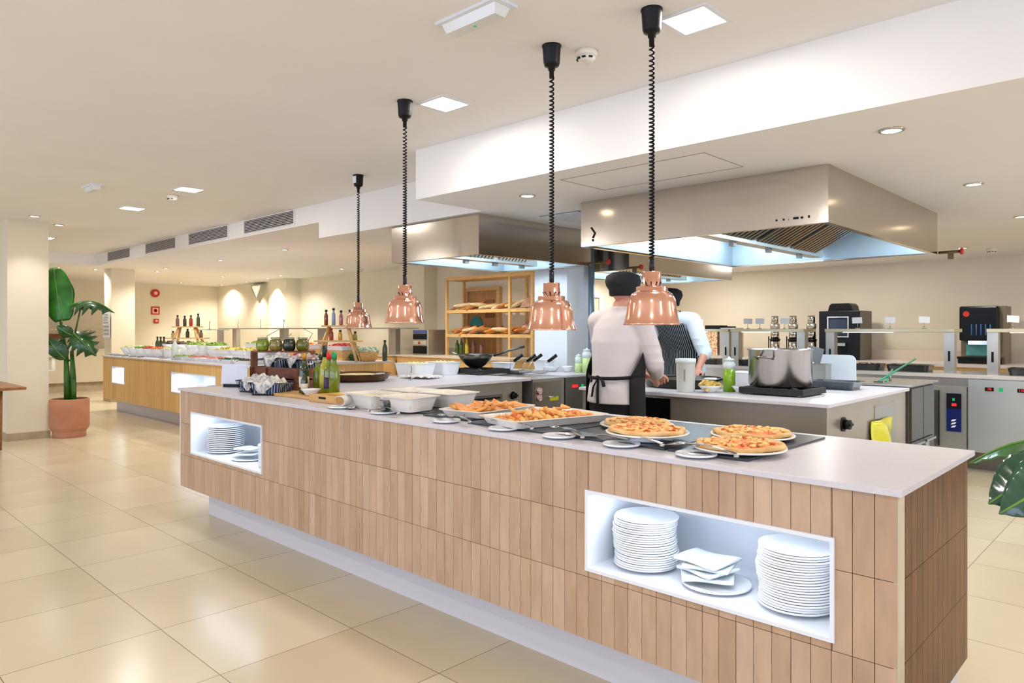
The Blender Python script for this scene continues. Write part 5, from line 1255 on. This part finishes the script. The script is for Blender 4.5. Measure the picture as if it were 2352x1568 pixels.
for x, c, h, lab in ((-8.80, '#3c5a24', .25, 'green bottle at the foot of the bread rack, leftmost'), (-8.70, '#42572a', .28, 'dark green bottle at the foot of the bread rack, second'), (-8.56, '#b9ab30', .26, 'yellow labelled bottle at the foot of the bread rack'), (-8.40, '#6b3a44', .27, 'dark red bottle at the foot of the bread rack'), (-8.22, '#7a4a52', .24, 'reddish bottle right of the dark red one at the rack foot')):
    o = MB().lathe([(a, b_ * h / .238) for a, b_ in BP] + [(0, h)], (0, 0, 0), 16).build('condiment_bottle', M('bottle_tone' + c[1:4], c, .15, coat=.5), loc=(x, 7.88, .9305)); tag(o, lab, 'bottle', 'bottles at the rack foot')
t = thing('conveyor_toaster', 'steel toaster oven with dark openings left of the bread rack', 'toaster', (-9.52, 7.5, .93), 0)
MB().box(0, .40, .02, .45, .0, .42).build('housing', steel, t, bevel=.006); B(.03, .36, 0, .02, .26, .35).build('upper_opening', black_pl, t); B(.03, .36, 0, .02, .02, .15).build('lower_opening', black_pl, t)
B(.03, .36, .005, .02, .17, .24).build('control_panel', M('pale_panel', '#b9b4a4', .4), t); MB().cyl((0, 0, 0), .018, .02, 12).build('dial', red_m, t, loc=(.2, .0, .205), rot=(PI / 2, 0, 0)); B(.03, .36, 0, .02, .36, .41).build('blue_strip', M('blue_strip', '#4a5a92', .4), t)

# ================================================================ SNEEZE GUARDS on the rear buffet
def guard(x0, x1, posts, lab):
    t = thing('sneeze_guard', lab, 'sneeze guard', (x0, 7.25, .92), 0, 'glass sneeze guards'); w = x1 - x0
    B(0, w, 0, .42, .45, .46).build('glass_shelf', M('guard_glass', '#cfd8d0', .08, trans=.5, ior=1.3), t)
    MB().box(0, w, -.006, 0, .445, .465).box(0, w, .42, .426, .445, .465).build('edge_rail', steel, t)
    for x in posts: B(x, x + .2, .16, .26, 0, .45).build('post', steel, t)
guard(-16.4, -13.1, (.35, 2.55), 'long glass sneeze guard behind the green salads'); guard(-12.6, -9.55, (.25, 2.55), 'long glass sneeze guard behind the farthest copper lamp')
t = thing('sneeze_guard', 'short sneeze guard right of the centre column below the red signs', 'sneeze guard', (-13.75, 5.55, .92), 0, 'glass sneeze guards')
B(0, .95, 0, .3, .42, .435).build('glass_shelf', M('guard_glass', '#cfd8d0'), t); B(.88, .95, .1, .2, 0, .42).build('post', steel, t)
t = thing('sneeze_guard', 'sneeze guard on the cream counter behind the potted plant', 'sneeze guard', (-18.1, 1.8, .92), 0, 'glass sneeze guards')
B(0, .35, 0, 3.4, .42, .45).build('glass_shelf', M('gantry_top', '#c9bf9f'), t); B(.1, .2, .1, .2, 0, .42).build('post', steel, t); B(.1, .2, 3.2, 3.3, 0, .42).build('post', steel, t)
for x, y, z, h, lab in ((-15.85, 7.45, 1.38, .2, 'curved steel card stem on the left sneeze guard, left'), (-14.75, 7.45, 1.38, .24, 'curved steel card stem on the left sneeze guard, middle'), (-13.75, 7.45, 1.38, .18, 'curved steel card stem on the left sneeze guard, right'), (-13.3, 5.7, 1.355, .16, 'pale card stem on the short sneeze guard')):
    t = thing('sign_stand', lab, 'card stand', (x, y, z)); MB().cyl((0, 0, 0), .03, .01, 12).tube([(0, 0, .01), (-.01, 0, h * .5), (.02, 0, h)], .006, 6).build('bent_stem', steel_dark, t); B(-.02, .05, -.002, .002, h * .75, h).build('card', M('clear_card', '#c8ccc4', .3), t)
o = B(-.2, .2, -.5, .5, 0, .34).build('wooden_box', crate_m, loc=(-17.95, 3.9, .92)); tag(o, 'dark red wooden box on the cream counter behind the plant', 'box')
dish('serving_dish', -17.85, 4.75, .35, .5, .1, 0, 'white dish on the cream counter right of the plant', ceramic, .92, None, .01, .02, 'dish')
# ================================================================ SALAD COUNTER CONTENT
ZS = .92
salad_c = {'g': ('#8fae3a', '#5c8a24'), 'p': ('#c9d48a', '#a4b85c'), 'r': ('#c8402c', '#962a1c'), 'o': ('#e08a3c', '#c46a2a'), 'd': ('#5a3426', '#3a2a1c'), 'y': ('#d8c860', '#a8a03a'), 'k': ('#d88f84', '#b05c50'), 'w': ('#e6e2c6', '#c8cfa0'), 'f': ('#2e5a30', '#1e4422')}
names_c = {'g': 'green leaf salad', 'p': 'pale cabbage salad', 'r': 'red pepper and tomato', 'o': 'orange carrot', 'd': 'dark olives', 'y': 'yellow green peppers', 'k': 'pink ham slices', 'w': 'pale shredded salad', 'f': 'dark green leaves'}
def smat(k): return M('salad_' + k, salad_c[k][0], .6, hex2=salad_c[k][1], scale=30, bump=.3)
def vbowl(x, y, r, h, k, where, z=ZS, slant=True, hs=.05):
    t = MB().shell([(r * .55, 0), (r * .6, .01), (r, h)], (0, 0, 0), 26, .005).build('salad_bowl', ceramic, loc=(x, y, z)); tag(t, 'white tapered bowl of %s, %s' % (names_c[k], where), 'bowl', 'white salad bowls')
    pile(x, y, r * 1.75, r * 1.75, z + h - .02, hs, 60, smat(k), 'salad', names_c[k] + ' heaped in the white bowl, ' + where, 'salad', .022, int(x * 13), 0, None, .35, True)
row1 = [(-13.05, 'p'), (-12.72, 'w'), (-12.38, 'g'), (-12.02, 'r'), (-11.66, 'o'), (-11.30, 'w')]
pos_w = ['first from the left', 'second from the left', 'third from the left', 'fourth from the left', 'fifth from the left', 'sixth from the left']
for i, (x, k) in enumerate(row1): vbowl(x, 4.25, .155, .13, k, pos_w[i] + ' in the front row')
for i, (x, k) in enumerate(((-12.5, 'd'), (-12.05, 'd'), (-11.55, 'g'), (-11.1, 'p'), (-10.8, 'g'))): vbowl(x, 4.75, .18, .19, k, pos_w[i] + ' in the raised second row', ZS, True, .07)
def flat_dish(x, y, w, d, k, lab, z=ZS, h=.05, hs=.03, m=None):
    dish('salad_dish', x, y, w, d, h, 0, lab + ', white dish', m or ceramic, z, 'flat salad dishes', .01, .02)
    pile(x, y, w * .85, d * .85, z + h * .6, hs, 70, smat(k), 'salad', names_c[k] + ' in the dish, ' + lab, 'salad', .02, int(x * 17) + 3, 0, None, .4)
FD = [(-10.5, 4.15, .42, .3, 'g', 'front edge of the salad counter, beside the glass bottle'), (-10.0, 4.15, .42, .3, 'k', 'front edge, before the dark tray'), (-9.5, 4.15, .42, .3, 'k', 'front edge, middle part'), (-9.0, 4.15, .42, .3, 'f', 'front edge, right part'), (-8.5, 4.15, .42, .3, 'd', 'front edge, right end')]
for x, y, w, d, k, lab in FD: flat_dish(x, y, w, d, k, lab)
for x, y, w, d, k, lab, z in ((-10.3, 4.7, .5, .34, 'y', 'raised middle row, left', 1.0), (-9.7, 4.7, .5, .34, 'y', 'raised middle row, second', 1.0), (-9.1, 4.7, .5, .34, 'k', 'raised middle row, third', 1.0), (-10.4, 5.25, .5, .34, 'g', 'raised back row under the sneeze guard, left', 1.08),
                              (-9.75, 5.25, .5, .34, 'w', 'raised back row, middle', 1.08), (-9.15, 5.25, .5, .34, 'o', 'raised back row, right', 1.08), (-8.75, 5.65, .45, .34, 'r', 'tomatoes by the bottle ladder', 1.06)):
    r_ = B(-w / 2 + .04, w / 2 - .04, -d / 2 + .04, d / 2 - .04, 0, z - ZS).build('display_riser', pine_m if z > 1.01 else white_lam, loc=(x, y, ZS)); tag(r_, 'block raising the %s dish on the salad counter' % lab, 'riser')
    flat_dish(x, y, w, d, k, lab, z, .06, .06)
o = tray_mb(.9, .3, .05, .01, .01, .004, .01).build('dark_tray', black_iron, loc=(-8.5, 4.6, ZS)); tag(o, 'long dark tray on the salad counter below the jars', 'tray')
pile(-8.5, 4.6, .75, .22, ZS + .02, .03, 60, smat('f'), 'salad', 'dark green leaves in the long dark tray', 'salad', .02, 77)
for x, y, lab in ((-13.2, 4.02, 'first'), (-12.9, 4.0, 'second'), (-12.55, 4.0, 'third'), (-12.2, 4.0, 'fourth'), (-11.85, 4.0, 'fifth')):
    o = MB().shell([(.04, 0), (.055, .012), (.07, .03)], (0, 0, 0), 18, .003).build('dressing_dish', M('grey_mark_ceramic', '#c8c6c6', .3, hex2='#8a8888', scale=30), loc=(x, y, ZS)); tag(o, 'little dressing dish at the counter edge, %s from the left' % lab, 'dish', 'little dressing dishes')
def mini_bottle(x, y, z, h, c, lab, cap='#1c1c1c', r=.03):
    t = thing('condiment_bottle', lab, 'bottle', (x, y, z), 0, 'small condiment bottles'); s = h / .238
    MB().lathe([(a * r / .033, b_ * s) for a, b_ in BP] + [(0, h)], (0, 0, 0), 14).build('glass_body', M('sauce_' + c[1:], c, .15, coat=.6), t)
    MB().cyl((0, 0, h - .02), .018, .03, 12).build('cap', M('cap_' + cap[1:], cap, .4), t)
mini_bottle(-10.62, 4.05, ZS, .30, '#dfe6e4', 'tall clear bottle with dark cap and black pattern at the counter edge', '#1c1c1c', .045)
o = MB().tube([(0, 0, .01), (0, 0, .16), (.03, 0, .2)], .006, 6).cyl((0, 0, 0), .05, .012, 16).build('tongs_stand', steel, loc=(-10.98, 4.02, ZS)); tag(o, 'small steel stand between the salad bowls and the clear bottle', 'stand')
for i, x in enumerate((-13.15, -13.0, -12.85)): mini_bottle(x, 4.72, ZS, .30, ('#3a4a2c', '#33402c', '#4a3a24')[i], 'dark small bottle behind the left salad bowls, %s from the left' % ('first', 'second', 'third')[i], '#20301e', .035)
def ladder(x, y, z, lab, W_=.62, H_=.62, rz=.77, s=1):
    t = thing('bottle_ladder', lab, 'stand', (x, y, z), rz)
    for sx in (-1, 1):
        for sy in (-1, 1): MB().tube([(sx * .30 * s, sy * .16 * s, 0), (sx * .14 * s, sy * .03 * s, H_)], .022 * s, 6).build('leg', pine_m, t)
    B(-.24 * s, .24 * s, -.09 * s, .09 * s, H_, H_ + .02).build('top_board', pine_m, t); B(-.34 * s, .34 * s, -.13 * s, .13 * s, H_ * .57, H_ * .57 + .02).build('middle_board', pine_m, t)
    return t
ladder(-13.0, 5.18, .92, 'A-shaped wooden bottle stand on the salad counter before the lit wall', H_=.47)
ca, sa = math.cos(.77), math.sin(.77)
for i, (dx, c, h, lab) in enumerate(((-.18, '#8a5a5a', .19, 'reddish bottle, first'), (-.05, '#3a2a22', .18, 'dark bottle, second'), (.06, '#a8342a', .19, 'red labelled bottle, third'), (.19, '#34442c', .22, 'tall dark green bottle, fourth'))): mini_bottle(-13.0 + dx * ca, 5.18 + dx * sa, .92 + .491, h, c, lab + ' on top of the far bottle stand', '#1c1c1c', .03)
for i, (dx, c, h, lab) in enumerate(((-.26, '#b0a468', .11, 'squat jar, left'), (0, '#2a3826', .15, 'dark bottle, middle'), (.24, '#6a5a4a', .12, 'brown jar, right'))): mini_bottle(-13.0 + dx * ca, 5.18 + dx * sa, .92 + .289, h, c, lab + ' on the middle board of the far bottle stand', '#2a2a1c', .032)
ladder(-8.30, 5.30, .92, 'A-shaped wooden bottle stand on the salad counter behind the farthest copper lamp', s=.9, H_=.47)
for i, (dx, c, h, lab) in enumerate(((-.17, '#8a3420', .20, 'amber bottle, first'), (-.07, '#8fa4bc', .22, 'pale blue bottle, second'), (.03, '#b06a6a', .19, 'pink bottle, third'), (.15, '#5a3a2c', .20, 'dark brown bottle, fourth'))): mini_bottle(-8.30 + dx * ca, 5.30 + dx * sa, .92 + .491, h, c, lab + ' on top of the near bottle stand', '#1c1c1c', .026)
for i, (dx, c, h, lab) in enumerate(((-.10, '#a84438', .15, 'red sauce bottle, left'), (.02, '#d8a83a', .13, 'yellow sauce bottle, middle'), (.22, '#8a9040', .11, 'green jar, right'))): mini_bottle(-8.30 + dx * ca, 5.30 + dx * sa, .92 + .289, h, c, lab + ' on the middle board of the near bottle stand', '#a83a2a' if i == 0 else '#3a3a1c', .028)
# green produce around the second ladder
for x, y, w, k, z, lab in ((-8.68, 5.02, .32, 'r', .98, 'red tomatoes left of the near bottle stand'), (-8.15, 4.80, .32, 'f', .95, 'dark green herbs in front of the near bottle stand'), (-8.45, 5.72, .3, 'f', .95, 'dark green herbs behind the near bottle stand')):
    pile(x, y, w, w * .8, ZS + .002, z - ZS + .09, 90, smat(k), 'produce_heap', lab, 'vegetables', .035, int(x * 9), 0, None, .6, True)
o = MB().shell([(.08, 0), (.10, .02), (.14, .13)], (0, 0, 0), 26, .006).build('wooden_bowl', beech_m, loc=(-8.14, 5.36, ZS)); o.location = (-8.12, 5.66, ZS)
tag(o, 'light wooden bowl under white flowers of cauliflower at the salad counter end', 'bowl')
pile(-8.12, 5.66, .26, .26, ZS + .11, .08, 40, M('cauliflower', '#dfe8dc', .7, hex2='#9fbf9a', scale=30), 'cauliflower', 'white cauliflower heaped in the light wooden bowl', 'vegetables', .03, 4, 0, None, .8, True)
mini_bottle(-8.06, 5.88, ZS, .28, '#3a4a34', 'dark bottle at the far right end of the salad counter', '#2a2a2a', .035)

# ================================================================ PEOPLE
skin = M('skin_tone', '#c98d74', .5, var=.06, scale=10, sss=.08)
jacket = M('white_chef_jacket', '#cdc4c2', .85, bump=.15, bscale=9, var=.03, scale=5)
jacket2 = M('cool_chef_jacket', '#dfe8ee', .85, bump=.15, bscale=9)
black_cloth = M('black_cloth', '#0e0d0e', .85)
hair_m = M('dark_hair', '#2a1c14', .7, bump=.4, bscale=60)
def ell_loop(c, rx, ry, n=20, rz=0):
    return [(c[0] + rx * math.cos(2 * PI * k / n) * math.cos(rz) - ry * math.sin(2 * PI * k / n) * math.sin(rz), c[1] + rx * math.cos(2 * PI * k / n) * math.sin(rz) + ry * math.sin(2 * PI * k / n) * math.cos(rz), c[2]) for k in range(n)]
def hand(mb, wrist, d, palm_n, s=1.0, thumb=1, curl=.5):
    """palm plus four bent fingers of unequal length and a thumb from the side of the palm"""
    w = Vector(wrist); d = Vector(d).normalized(); nrm = Vector(palm_n); nrm = (nrm - d * nrm.dot(d)).normalized(); sd = d.cross(nrm)
    pc = w + d * .045 * s
    for q in (-.028, -.01, .01, .028): mb.limb(tuple(w + sd * q * .6 * s), tuple(w + d * .085 * s + sd * q * s), .015 * s, .0115 * s, 8)
    mb.ball(tuple(pc), .024 * s, 8, 6)
    for i, (q, L) in enumerate(((-.030, .060), (-.010, .074), (.010, .078), (.030, .068))):
        a = w + d * .086 * s + sd * q * s; f = d; p = a
        for seg in range(3):
            ang = curl * (.5 + seg * .45); dd = (d * math.cos(ang) + nrm * math.sin(ang)); p2 = p + dd * L * s * (.45, .32, .23)[seg]
            mb.limb(tuple(p), tuple(p2), (.0088 - seg * .0008) * s, (.0082 - seg * .0009) * s, 7); p = p2
    a = w + d * .03 * s + sd * thumb * .03 * s
    b_ = a + (d * .6 + sd * thumb * .7 + nrm * .3).normalized() * .04 * s; c = b_ + (d * .85 + sd * thumb * .15 + nrm * .5).normalized() * .03 * s
    mb.limb(tuple(a), tuple(b_), .013 * s, .0105 * s, 8); mb.limb(tuple(b_), tuple(c), .0102 * s, .008 * s, 8)
def person(label, loc, rz, S, J, jmat, apron_fn, tilt=0):
    """J holds the joints in the body's own frame (x right, y forward, z up)"""
    p = thing('person', label, 'person', loc, rz)
    b = MB(); j = {k: Vector(v) for k, v in J.items() if isinstance(v, tuple)}
    # torso as a loft of ellipses from the hips to the neck
    spine = [('hip', 0, .155, .105), ('waist', 0, .135, .095), ('chest', 0, .165, .115), ('sh', 0, .15, .09), ('neck', 0, .055, .055)]
    loops = []
    for k, _, rx, ry in spine: loops.append(ell_loop(j[k], rx * S, ry * S))
    loops.append(ell_loop(j['neck'] + (j['head'] - j['neck']) * .5, .052 * S, .055 * S))
    loft(b, loops, True, True, True)
    hd = j['head']
    b.ball(tuple(hd + Vector((0, 0, .02 * S))), (.074 * S, .092 * S, .105 * S), 18, 14); b.ball(tuple(hd + Vector((0, .025 * S, -.055 * S))), (.052 * S, .062 * S, .058 * S), 14, 10)
    b.ball(tuple(hd + Vector((0, .098 * S, -.02 * S))), (.013 * S, .018 * S, .022 * S), 8, 6)
    for sx in (-1, 1): b.ball(tuple(hd + Vector((sx * .076 * S, -.005, -.01))), (.010, .02 * S, .032 * S), 8, 6)
    for sx, nm in ((-1, 'l'), (1, 'r')):
        b.limb(j['sh'] + Vector((sx * .10 * S, 0, 0)), j['s' + nm], .06 * S, .058 * S); b.limb(j['s' + nm], j['e' + nm], .05 * S, .04 * S); b.limb(j['e' + nm], j['w' + nm], .040 * S, .026 * S)
        b.limb(j['hip'] + Vector((sx * .075 * S, 0, -.02)), j['k' + nm], .088 * S, .058 * S); b.limb(j['k' + nm], j['a' + nm], .056 * S, .038 * S)
        b.limb(j['a' + nm], j['a' + nm] + Vector((0, .15 * S, -.045 * S)), .038 * S, .03 * S)
        dirn = (j['w' + nm] - j['e' + nm]).normalized() + Vector(J.get('hd', (0, .4, -.2)))
        hand(b, tuple(j['w' + nm]), tuple(dirn), (0, -.1, -1), S, 1 if nm == 'l' else -1, .55)
    b.build('body', skin, p, remesh=.0055, smooth_it=2)
    fc = MB()
    for sx in (-1, 1): fc.ball(tuple(hd + Vector((sx * .032 * S, .083 * S, .012 * S))), (.012 * S, .008 * S, .007 * S), 10, 6)
    fc.build('eyes', M('eye_white', '#e8e4de', .2), p)
    MB().tube([tuple(hd + Vector((x * S, (.085 - abs(x) * .3) * S, -.062 * S))) for x in (-.024, -.01, 0, .01, .024)], [.002, .004, .005, .004, .002], 6).build('mouth', M('lip_tone', '#a85f55', .5), p)
    h = MB(); h.ball(tuple(hd + Vector((0, -.012 * S, .050 * S))), (.079 * S, .092 * S, .072 * S), 16, 12); h.build('hair', hair_m, p)
    # jacket with sleeves
    t = MB(); loops = []
    hem = J['hem']
    for c, rx, ry in ((j['hip'] + Vector((0, 0, hem)), .20, .150), (j['hip'] + Vector((0, 0, .03)), .190, .142), (j['waist'], .168, .128), (j['waist'].lerp(j['chest'], .5), .176, .136), (j['chest'], .190, .142), (j['chest'].lerp(j['sh'], .6), .186, .125), (j['sh'] + Vector((0, 0, .015)), .15, .095), (j['neck'] + Vector((0, 0, -.005)), .068, .068), (j['neck'] + Vector((0, 0, .03)), .062, .062)):
        loops.append(ell_loop(c, rx * S, ry * S, 28))
    loft(t, loops, True, True, True)
    for sx, nm in ((-1, 'l'), (1, 'r')):
        t.limb(j['sh'] + Vector((sx * .09 * S, 0, .0)), j['s' + nm], .078 * S, .078 * S, 14); t.limb(j['s' + nm], j['e' + nm], .076 * S, .064 * S, 14)
        u = J['cuff_' + nm]; e, w = j['e' + nm], j['w' + nm]
        if u > 0: t.limb(e, e.lerp(w, u), .063 * S, .050 * S, 14)
        # cloth folds
        for q in range(3):
            c = j['s' + nm].lerp(e, .55 + .2 * q); t.ball(tuple(c), (.080 * S - .004 * q, .080 * S - .004 * q, .022 * S), 12, 6)
    t.build('chef_jacket', jmat, p, remesh=.009, smooth_it=4)
    # trousers
    t = MB(); loft(t, [ell_loop(j['hip'] + Vector((0, 0, -.13 * S)), .175 * S, .125 * S, 24), ell_loop(j['hip'] + Vector((0, 0, .08)), .172 * S, .128 * S, 24)], True, True, True)
    for sx, nm in ((-1, 'l'), (1, 'r')):
        t.limb(j['hip'] + Vector((sx * .08 * S, 0, -.04)), j['k' + nm], .108 * S, .078 * S, 14); t.limb(j['k' + nm], j['a' + nm] + Vector((0, 0, .03)), .078 * S, .066 * S, 14)
    t.build('trousers', black_cloth, p, remesh=.012, smooth_it=3)
    for nm in ('l', 'r'):
        a = j['a' + nm]; t = MB().ball((a.x, a.y + .05 * S, .042), (.052 * S, .14 * S, .045), 14, 8).box(a.x - .05 * S, a.x + .05 * S, a.y - .08 * S, a.y + .18 * S, 0.0, .022)
        t.build('shoe', black_pl, p, remesh=.009, smooth_it=2)
    apron_fn(p, j, S)
    return p
J1 = dict(hip=(0, 0, .93), waist=(0, .01, 1.06), chest=(0, .03, 1.27), sh=(0, .045, 1.415), neck=(0, .055, 1.475), head=(.012, .09, 1.60),
          sl=(-.175, .05, 1.405), el=(-.235, .17, 1.16), wl=(-.06, .37, 1.045), sr=(.175, .05, 1.405), er=(.225, .13, 1.13), wr=(.08, .36, 1.05),
          kl=(-.10, .02, .50), al=(-.11, -.02, .085), kr=(.10, .02, .50), ar=(.11, -.02, .085), hem=-.06, cuff_l=.92, cuff_r=.95)
def cook_hat(p, j, S, back=-.03, mat=None):
    hd = j['head']; t = MB()
    t.lathe([(.080 * S, -.022 * S), (.088 * S, -.018 * S), (.092 * S, .020 * S), (.108 * S, .045 * S), (.117 * S, .075 * S), (.108 * S, .112 * S), (.07 * S, .136 * S), (0, .144 * S)], (hd.x, hd.y - .012 * S, hd.z - .005), 30, None, 1, 1.08)
    t.build('skull_cap', mat or M('black_cap', '#16171a', .8, bump=.2, bscale=20), p, rot=(0, 0, 0))
def apron1(p, j, S):
    # front apron: wraps round the front and right side, tied at the back
    def wrap(z0, z1, a0, a1, rx, ry, name='apron', n=26, m=10):
        def fn(u, v):
            a = a0 + (a1 - a0) * u; z = z0 + (z1 - z0) * v; k = 1 + .05 * (1 - v)
            return (j['hip'].x + rx * k * math.cos(a), j['hip'].y + .01 + ry * k * math.sin(a) + .004 * math.sin(9 * a), z)
        return MB().grid(fn, n, m).build(name, black_cloth, p, solid=.004)
    wrap(.42, 1.045, math.radians(-32), math.radians(212), .212 * S, .162 * S)
    def side(u, v):
        a = math.radians(-32 + 244 * u); z = 1.04 + .34 * v; w = max(0.0, 1 - v * 1.0)
        aa = math.radians(90) + (a - math.radians(90)) * (1 - .62 * v)
        return (j['chest'].x + (.212 - .012 * v) * S * math.cos(aa), j['chest'].y * v + .01 + (.162 + .0 * v) * S * math.sin(aa), z)
    MB().grid(side, 24, 12).build('apron_bib', black_cloth, p, solid=.004)
    def ring(u, v):
        a = math.radians(195 + 150 * u); return (j['hip'].x + .186 * S * math.cos(a), j['hip'].y + .142 * S * math.sin(a) - .004, 1.035 + .022 * v - .01 * math.sin(PI * u))
    MB().grid(ring, 20, 2).build('apron_string', black_cloth, p, solid=.004)
    kx, ky = j['hip'].x - .01, j['hip'].y - .152 * S
    for pts, w in ((((0, 0, 1.04), (-.03, -.012, .98), (-.045, -.010, .915)), .016), (((.0, 0, 1.04), (.008, -.014, .96), (.004, -.010, .84)), .015), (((0, 0, 1.04), (.05, -.014, 1.02), (.06, -.012, .985)), .014), (((0, 0, 1.04), (-.04, -.014, 1.035), (-.05, -.01, 1.01)), .013)):
        P = [(kx + a, ky + b_, c) for a, b_, c in pts]; MB().tube(P, [w * .7, w, w], 8, sq=.3).build('bow_tail', black_cloth, p)
    MB().ball((kx, ky - .006, 1.04), (.018, .012, .016), 10, 6).build('bow_knot', black_cloth, p)
    cook_hat(p, j, S)
person('chef seen from behind in white jacket, with black apron bow and cap', (-2.76, 3.86, 0), -.06, 1.0, J1, jacket, apron1)
S2 = 1.05
J2 = dict(hip=(0, 0, .98), waist=(0, .03, 1.11), chest=(0, .13, 1.31), sh=(0, .21, 1.445), neck=(0, .25, 1.50), head=(-.01, .33, 1.605),
          sl=(-.19, .20, 1.435), el=(-.315, .19, 1.13), wl=(-.36, .40, .99), sr=(.185, .22, 1.43), er=(.23, .38, 1.18), wr=(.06, .56, 1.06),
          kl=(-.10, .02, .52), al=(-.11, -.02, .085), kr=(.10, .02, .52), ar=(.11, -.02, .085), hem=-.06, cuff_l=.12, cuff_r=.5, hd=(0, .5, -.3))
def apron2(p, j, S):
    st = stripe_mat('striped_apron_cloth', '#10161e', '#b9c4c8', 'X', .0165, .2, .85, .004)
    def fn(u, v):
        if v < .6:
            q = v / .6; z = .48 + .66 * q; a = math.radians(20 + 140 * u); rx, ry = .215 * S, .168 * S; c = j['hip'].lerp(j['waist'], max(0, (z - .98) / .13)) if z > .98 else j['hip']
            return (c.x + rx * math.cos(a), c.y + ry * math.sin(a) + .004, z)
        q = (v - .6) / .4; z = 1.14 + .27 * q; a0 = math.radians(20 + 140 * u); a = math.radians(90) + (a0 - math.radians(90)) * (1 - .35 * q)
        c = j['waist'].lerp(j['sh'], q)
        return (c.x + .21 * S * math.cos(a), c.y + (.158 - .01 * q) * S * math.sin(a) + .004, z)
    MB().grid(fn, 26, 30).build('striped_apron', st, p, solid=.004)
    MB().tube([(-.09, .33, 1.40), (-.085, .27, 1.49), (-.06, .20, 1.53), (.06, .20, 1.53), (.085, .27, 1.49), (.09, .33, 1.40)], .008, 6, sq=.4).build('neck_strap', black_cloth, p)
    cook_hat(p, j, S, mat=M('black_cap', '#16171a', .8))
person('chef in striped apron facing the camera, leaning on the island behind the lamp', (-3.63, 6.28, 0), PI, S2, J2, jacket2, apron2)

# ================================================================ DAYLIGHT, WORLD, CAMERA
w = bpy.data.worlds.new('World'); scene.world = w; w.use_nodes = True
bg = w.node_tree.nodes['Background']; bg.inputs[0].default_value = (.62, .76, 1, 1); bg.inputs[1].default_value = .8
for (a, b_) in ((-12.5, -10.1), (-9.2, -6.8), (-5.9, -3.5), (-2.6, -.2), (.7, 3.1)):
    area('window_daylight', ((a + b_) / 2, -5.22, 1.4), (PI / 2, 0, 0), b_ - a, 2.1, 78, (.63, .74, 1))
for (a, b_) in ((-4.2, -1.8), (-.9, 1.5), (5.0, 6.6)):
    area('window_daylight', (4.62, (a + b_) / 2, 1.3), (PI / 2, 0, PI / 2), b_ - a, 1.9, 66 if a < 4 else 150, (.63, .74, 1))
cam = bpy.data.cameras.new('Camera'); co = bpy.data.objects.new('Camera', cam); COL.objects.link(co)
co.location = (0, 0, 1.35); co.rotation_euler = (PI / 2, 0, math.radians(90 - 46.2524) * 1.0)
cam.sensor_width = 36; cam.lens = 1633 / 2352 * 36; cam.shift_y = -27 / 2352; cam.clip_start = .05; cam.clip_end = 80
scene.camera = co
vs = scene.view_settings; vs.view_transform = 'Standard'; vs.look = 'None'; vs.gamma = 1; vs.use_curve_mapping = False; vs.exposure = -0.22
cy = scene.cycles
cy.use_denoising = True; cy.max_bounces = 7; cy.diffuse_bounces = 4; cy.glossy_bounces = 3; cy.transmission_bounces = 5; cy.sample_clamp_indirect = 6; cy.caustics_reflective = False; cy.caustics_refractive = False
